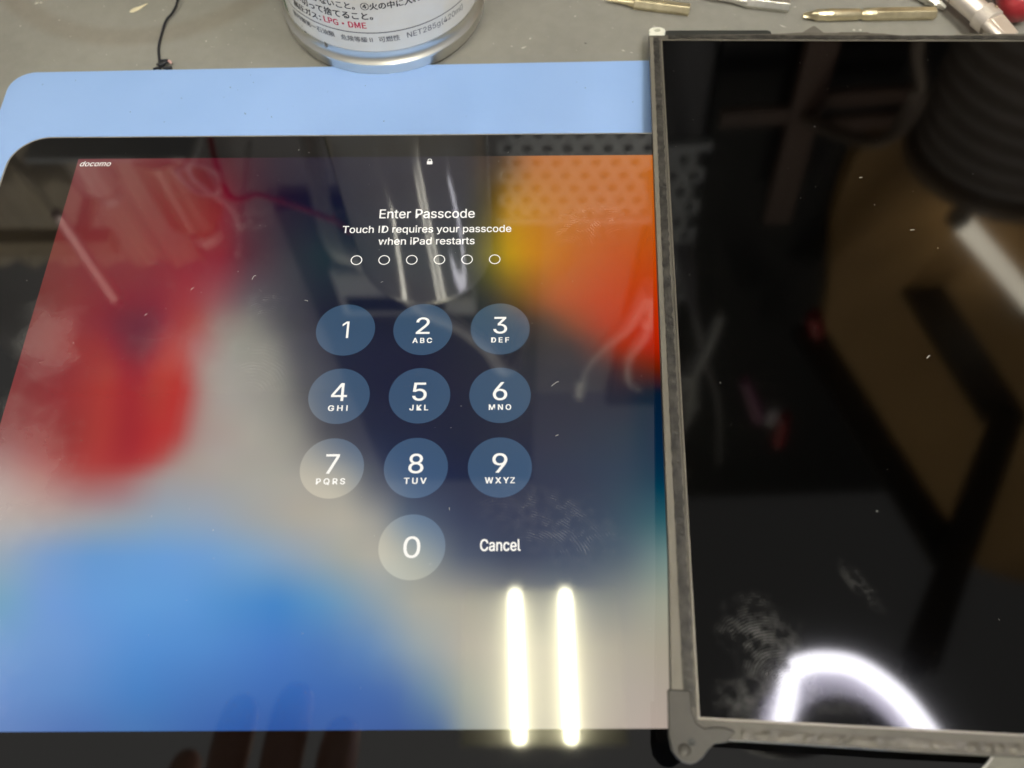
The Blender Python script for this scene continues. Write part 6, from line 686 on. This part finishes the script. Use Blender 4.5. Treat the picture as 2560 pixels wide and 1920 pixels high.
# ------------------------------------------------------------------ things standing round the bench, met only in the mirror of the two glass surfaces
wallm = mat('grey wall paint', (.36,.355,.38), .7, nscale=5, namt=.3)
wl = MB().box(-800,1000,480,500,-13,1150).build('back_wall', wallm); wl['kind'] = 'structure'
plm = mat('pale grey plastic', (.54,.56,.60), .4)
pp = thing('perforated_panel','pale perforated tray panel behind the bench, mirrored top right in the tablet glass','perforated panel',(92,350,300))
m = MB(); hx, hz, ch = 8, 10, 18.
for i in range(hx):
    for j in range(hz):
        x0, z0 = -82+ch*i+(ch/2 if j%2 else 0), ch*j; cx, cz = x0+ch/2, z0+ch/2; K = 16
        sq = []; ci = []
        for k in range(K):
            a = 2*math.pi*(k+.5)/K; ca, sa = math.cos(a), math.sin(a); q = ch/2/max(abs(ca),abs(sa))
            sq.append((cx+ca*q, cz+sa*q)); ci.append((cx+ca*5., cz+sa*5.))
        V = [(x,0,z) for x,z in sq]+[(x,0,z) for x,z in ci]+[(x,4,z) for x,z in ci]
        m.add(V, [(k,(k+1)%K,K+(k+1)%K,K+k) for k in range(K)]+[(K+k,K+(k+1)%K,2*K+(k+1)%K,2*K+k) for k in range(K)])
m.build('panel', plm, pp)
for z in (180.2,-8): MB().box(-84,74,-2,6,z,z+7.8).build('rim', plm, pp)
for x in (-70,70): MB().axis((x,7,100),(x,129,100),[(0,4),(122,4)],12).build('bracket', plm, pp)

rc = MB().tube([(-270,470,330),(-224,300,365),(-196,300,381),(-168,300,397),(-139,300,417),(-113,300,434),(-70,380,450),(-50,470,470)], 2.6, 10).build('red_cable', mat('red cable',(.55,.02,.05),.4), None, True)
tag(rc,'thin red cable hung behind the bench, mirrored in the upper left of the screen','cable')
gcp = GC = [(-158,330,480),(-135,330,522),(-104,330,574),(-78,330,622),(-48,330,650),(-26,330,680),(-5,330,721),(12,330,771),(30,390,830),(35,470,860)]
gc = MB().tube([(-190,470,430)]+GC, 9, 12).build('grey_cable', mat('grey cable',(.88,.86,.83),.5), None, True)
tag(gc,'thick grey cable hanging in a bow, mirrored across keys two and six','cable')
lc = MB().tube([(-225,470,300),(-229,300,318),(-244,300,339),(-247,300,359),(-241,300,371),(-236,300,380),(-226,300,400),(-228,300,425),(-240,300,462),(-262,470,500)], 2.6, 10).tube([(-258,300,350),(-236,300,342),(-224,300,356),(-232,300,378),(-250,300,376),(-258,300,350)], 2.2, 10).build('pale_lead', mat('pale lead',(.75,.74,.75),.35), None, True)
tag(lc,'thin pale looped lead behind the bench, mirrored beside the carrier name','cable')

dc = thing('added_dark_board','added dark board on the wall, darkening the mirrored middle of the screen','board',(-110,462,600))
MB().box(-150,170,-4,17,0,950).build('board_face', mat('dark board',(.03,.03,.035),.6), dc)  # added so instrument and cable mirror against a darker ground
inst = thing('bench_supply','grey boxed bench instrument, mirrored behind keys one and two','instrument',(-105,400,600))
gm = mat('grey instrument case', (.72,.73,.76), .4)
o = MB().box(-95,80,0,78,45,150).build('case', gm, inst); bevel(o,4,3)
MB().box(-85,40,-3,-.2,105,135).build('display_window', mat('dark window',(.02,.025,.03),.1), inst)
MB().box(-88,72,-2,-.2,50,62).build('trim_strip', mat('pale trim',(.7,.7,.68),.4), inst)
for x in (52,68): MB().axis((x,-.3,88),(x,-16,88),[(0,9),(12,8.5),(15.7,7)],20).build('knob', mat('pale knob',(.72,.70,.66),.35), inst, True)

pl = thing('hanging_pliers','pale long-nosed pliers hanging open, mirrored to the right of keys three and six','pliers',(150,330,640))
pm = mat('pale pliers grip', (.88,.87,.85), .35)
MB().tube([(22,0,-60),(10,0,10),(-16,0,68),(-33,0,130),(-36,0,215)], lambda t: 14-8*t, 12, flat=.6).build('handle', pm, pl, True)
MB().tube([(30,0,-50),(34,0,30),(20,0,95),(28,0,165),(46,0,190)], lambda t: 11-6*t, 12, flat=.6).build('handle', pm, pl, True)
MB().tube([(28,0,-50),(40,0,-100),(46,0,-150)], lambda t: 13-7*t, 12, flat=.6).build('jaw', pm, pl, True)

rt = thing('ball_driver','pink-grey driver rod with a ball end, mirrored over the red part of the screen','driver',(-341,250,371))
pk = mat('pink grey rod', (.72,.55,.55), .3, .4)
MB().axis((0,0,-30),(-8,0,96),[(0,4.5),(60,5.5),(124,6.5)],16).build('rod', pk, rt, True)
MB().lathe([(0,-6),(4,-4.5),(6,0),(4,4.5),(0,6)],16,(-9,0,106)).build('ball', pk, rt, True)

woodm = mat('pale wood', (.62,.52,.38), .5, nscale=9, col2=(.52,.42,.30))
ra = thing('wooden_rail','pale wooden rail on the wall, mirrored at the left border of the tablet','rail',(-560,400,568))
MB().box(-180,130,-12,8,0,26).build('rail', woodm, ra)
for x in (-120,90): MB().box(x-6,x+6,8.2,79,6,20).build('bracket', woodm, ra)
cu = thing('tan_backdrop','added plain tan curtain hanging on the wall, mirrored in the left corner of the tablet','backdrop',(-600,465,200))
m = MB(); n = 60; V = []
for z in (0,520):
    V += [(-190+410*i/n, 6*math.sin(i*.9)+2*math.sin(i*2.3), z) for i in range(n+1)]
m.add(V, [(i,i+1,n+2+i,n+1+i) for i in range(n)]).build('backdrop_sheet', mat('tan cloth',(.62,.55,.46),.8), cu, True)  # added pale sheet, lightens the reflection in the tablet's left corner
lg = thing('bottle_ledge','small pale ledge carrying two bottles, mirrored above the carrier name','shelf',(-370,420,437))
MB().box(-85,85,-28,59,0,6).build('ledge', plm, lg)
for x in (-70,70): MB().box(x-3,x+3,40,59,-24,-.2).build('bracket', plm, lg)
def bottle(x, y, z, r, h, label, c):
    t = thing('squat_bottle', label, 'bottle', (x,y,z))
    MB().lathe([(0,0),(r,.5),(r,h*.7),(r*.5,h*.82),(r*.45,h*.9),(0,h*.9)],28).build('bottle_body', mat('bottle plastic',c,.3), t, True)
    MB().lathe([(0,h*.9),(r*.55,h*.9),(r*.55,h),(0,h)],20).build('bottle_cap', mat('bottle cap',(.85,.84,.8),.3), t, True)
bottle(-330,415,443.2,32,150,'tan bottle with a white cap on the ledge, mirrored under the carrier name',(.52,.36,.22))
bottle(-420,425,443.2,22,95,'pale short bottle on the ledge beside the tan bottle, mirrored left of it',(.66,.58,.50))

# round the loose panel
bk = thing('added_backboard','tall dark board added against the wall to keep the loose panel reflecting black','board',(600,465,-9.5))
MB().box(-412,400,-6,14,0,1170).build('board_face', mat('black board',(.02,.019,.02),.6), bk)  # unseen board added so the loose panel mirrors something dark
brn = mat('brown board', (.72,.45,.19), .6, nscale=4, col2=(.58,.345,.13))
cb = thing('brown_board','large brown board with a slanting near edge, mirrored over the right of the loose panel','board',(560,440,340))
BP = [(327,391),(324,431),(327,483),(352,604),(363,695),(464,877),(607,1103),(749,1338),(862,1483),(980,1567),(1150,1567),(1150,330),(480,360),(370,352)]
m = MB(); n = len(BP)
m.add([(x-560,0,z-340) for x,z in BP]+[(x-560,30,z-340) for x,z in BP],[tuple(range(n)),tuple(range(n,2*n))[::-1]]+[(i,(i+1)%n,n+(i+1)%n,n+i) for i in range(n)]).build('board_face', brn, cb)
ds = thing('duct_hose','fat black ribbed fume hose, mirrored at the top right of the loose panel','duct hose',(405,345,-9.5))
prof = []; z = 0
while z < 318:
    prof += [(64,z),(72,z+4),(73,z+8),(65,z+12)]; z += 16
MB().lathe(prof+[(60,z)],64).build('ribbed_hose', mat('black rubber hose',(.52,.46,.41),.5), ds, True)
MB().lathe([(60,z+.5),(78,z+1),(80,z+8),(70,z+14),(58,z+14)],48).build('collar', mat('tan collar',(.35,.27,.20),.4), ds, True)
wp = thing('slanting_lamp','slim fluorescent lamp slanting before the brown board, mirrored at the right edge of the panel','lamp',(430,400,445))
MB().axis((0,0,0),(135,0,145),[(4,8),(8,9.5),(190,9.5),(194,8)],16).build('light_tube', mat('dim lit tube',(.9,.9,.85),.4,emis=(1.,.90,.70),estr=9), wp, True)
for a in (-4,194.5): MB().axis((135/198*a,0,145/198*a),(135,0,145),[(0,11),(8,11)],16).build('end_cap', cap_mat, wp, True)
def bar(a, b, wd, th, name, m, parent):
    a, b = Vector(a), Vector(b); d = (b-a).normalized(); s = d.cross(Vector((0,0,1))).normalized(); u = s.cross(d)
    V = [p+s*i*wd/2+u*k*th/2 for p in (a,b) for i in (-1,1) for k in (-1,1)]
    return MB().add(V, [(0,1,3,2),(4,6,7,5),(0,4,5,1),(1,5,7,3),(3,7,6,2),(2,6,4,0)]).build(name, m, parent)
L0 = Vector((222,-77,450))
for a, b, wd in (((316,395,604),(391,108,596),34),((420,640,604),(489,262,596),44),((489,262,580),(391,108,580),30),((391,108,575),(300,-10,500),26)):
    bar(Vector(a)-L0, Vector(b)-L0, wd, 10, 'arm', arm_mat, ring)
MB().axis(Vector((300,-10,502))-L0, Vector((240,-70,472))-L0, [(0,7),(86,7)], 12).build('arm', arm_mat, ring, True)
rk = thing('brown_rack','dark brown open rack, mirrored at the top of the loose panel','rack',(262,425,-9.5))
rkm = mat('brown rack paint', (.22,.13,.095), .45)
MB().box(-14,12,-5,5,0,470).build('post', rkm, rk)
for z in (316,344): MB().box(12.5,90,-4,4,z,z+14).build('cross_bar', rkm, rk)
MB().box(-75,-14.5,-4,4,330,346).build('cross_bar', rkm, rk)
st = MB().tube([(300,350,140),(303,350,212),(318,350,256),(300,350,302),(262,420,330)], 8, 12, flat=.5).build('tan_strap', mat('tan strap',(.42,.33,.26),.5), None, True)
tag(st,'pale tan strap hanging before the rack, mirrored left of the ribbed hose','strap')
ml = MB().tube([(238,330,610),(258,330,660),(268,330,690)], lambda t: 5+3*t, 14).build('mauve_handle', mat('mauve handle',(.55,.20,.38),.35), None, True)
tag(ml,'slim mauve tool handle hanging behind the bench, mirrored left of centre in the panel','tool handle')
wk = MB().lathe([(0,-17),(6,-14),(9,0),(6,14),(0,17)],16,(281,326,680)).build('white_glint', mat('highlight white',(.9,.86,.9),.2), None, True)  # solid white oval imitating the highlight beside the handle
tag(wk,'highlight shaped as a white oval bulb beside the mauve handle, mirrored as the palest spot in the panel','glint')
for pts, lb in (([(290,330,500),(300,330,528)],'short red grip end behind the bench, mirrored above the centre of the panel'),([(297,330,690),(303,330,752)],'longer red grip end behind the bench, mirrored below the white bulb')):
    r_ = MB().tube(pts, 8, 12).build('red_grip', mat('red grip',(.5,.01,.03),.35), None, True); tag(r_, lb, 'tool grip')
gr = MB().tube([(150,400,380),(160,330,440),(186,330,553),(214,330,650),(236,330,800)], lambda t: 10-6*t, 14, flat=.5).build('grey_lever', mat('grey lever',(.42,.40,.42),.4), None, True)
tag(gr,'long grey tapering lever behind the bench, mirrored down the left of the panel','lever')

# the photographer's hand, high above the near border of the tablet
skin = mat('skin', (.46,.26,.19), .5, nscale=60, col2=(.40,.215,.155), bump=.2, bscale=500)
hb = MB()
def finger(pts, r0, r1): hb.tube(pts, lambda t: 1.16*(r0+(r1-r0)*t)*math.sqrt(max(.06,1-max(0,(t-.86)/.15)**2))*(1+.07*math.cos(t*9.4)), 14, samples=6)
finger([(-104,-235,318),(-98,-205,306),(-94,-172,298),(-91,-140,300),(-90,-128,309)], 10.5, 8.2)
finger([(-127,-232,320),(-124,-198,304),(-121,-160,294),(-118,-124,297),(-117,-110,308)], 10.8, 8.4)
finger([(-150,-230,320),(-151,-196,305),(-150,-160,296),(-148,-128,300),(-147,-116,310)], 10.4, 8.0)
finger([(-172,-232,322),(-175,-204,310),(-176,-176,304),(-176,-152,308),(-176,-144,316)], 9.2, 6.8)
finger([(-112,-262,332),(-92,-246,338),(-76,-226,342),(-66,-206,340)], 12.5, 9.0)
hb.tube([(-106,-228,320),(-128,-232,321),(-150,-232,322),(-172,-236,324)], 13, 14, flat=.9)
hb.tube([(-112,-256,330),(-134,-262,330),(-166,-260,331)], 16, 14, flat=.9)
hb.tube([(-138,-240,326),(-142,-275,334),(-150,-310,346),(-166,-370,372),(-190,-450,410)], lambda t: 30-4*math.sin(min(1,t*2.2)*3.14), 18, flat=.62)
hand = hb.build('person', skin, None, True, (19,-4,0))
rm = hand.modifiers.new('remesh','REMESH'); rm.mode = 'VOXEL'; rm.voxel_size = .0022; rm.use_smooth_shade = True
sm = hand.modifiers.new('smooth','SMOOTH'); sm.factor = .6; sm.iterations = 4
tag(hand, 'curled bare hand held above the near border of the tablet, mirrored in that border', 'person')
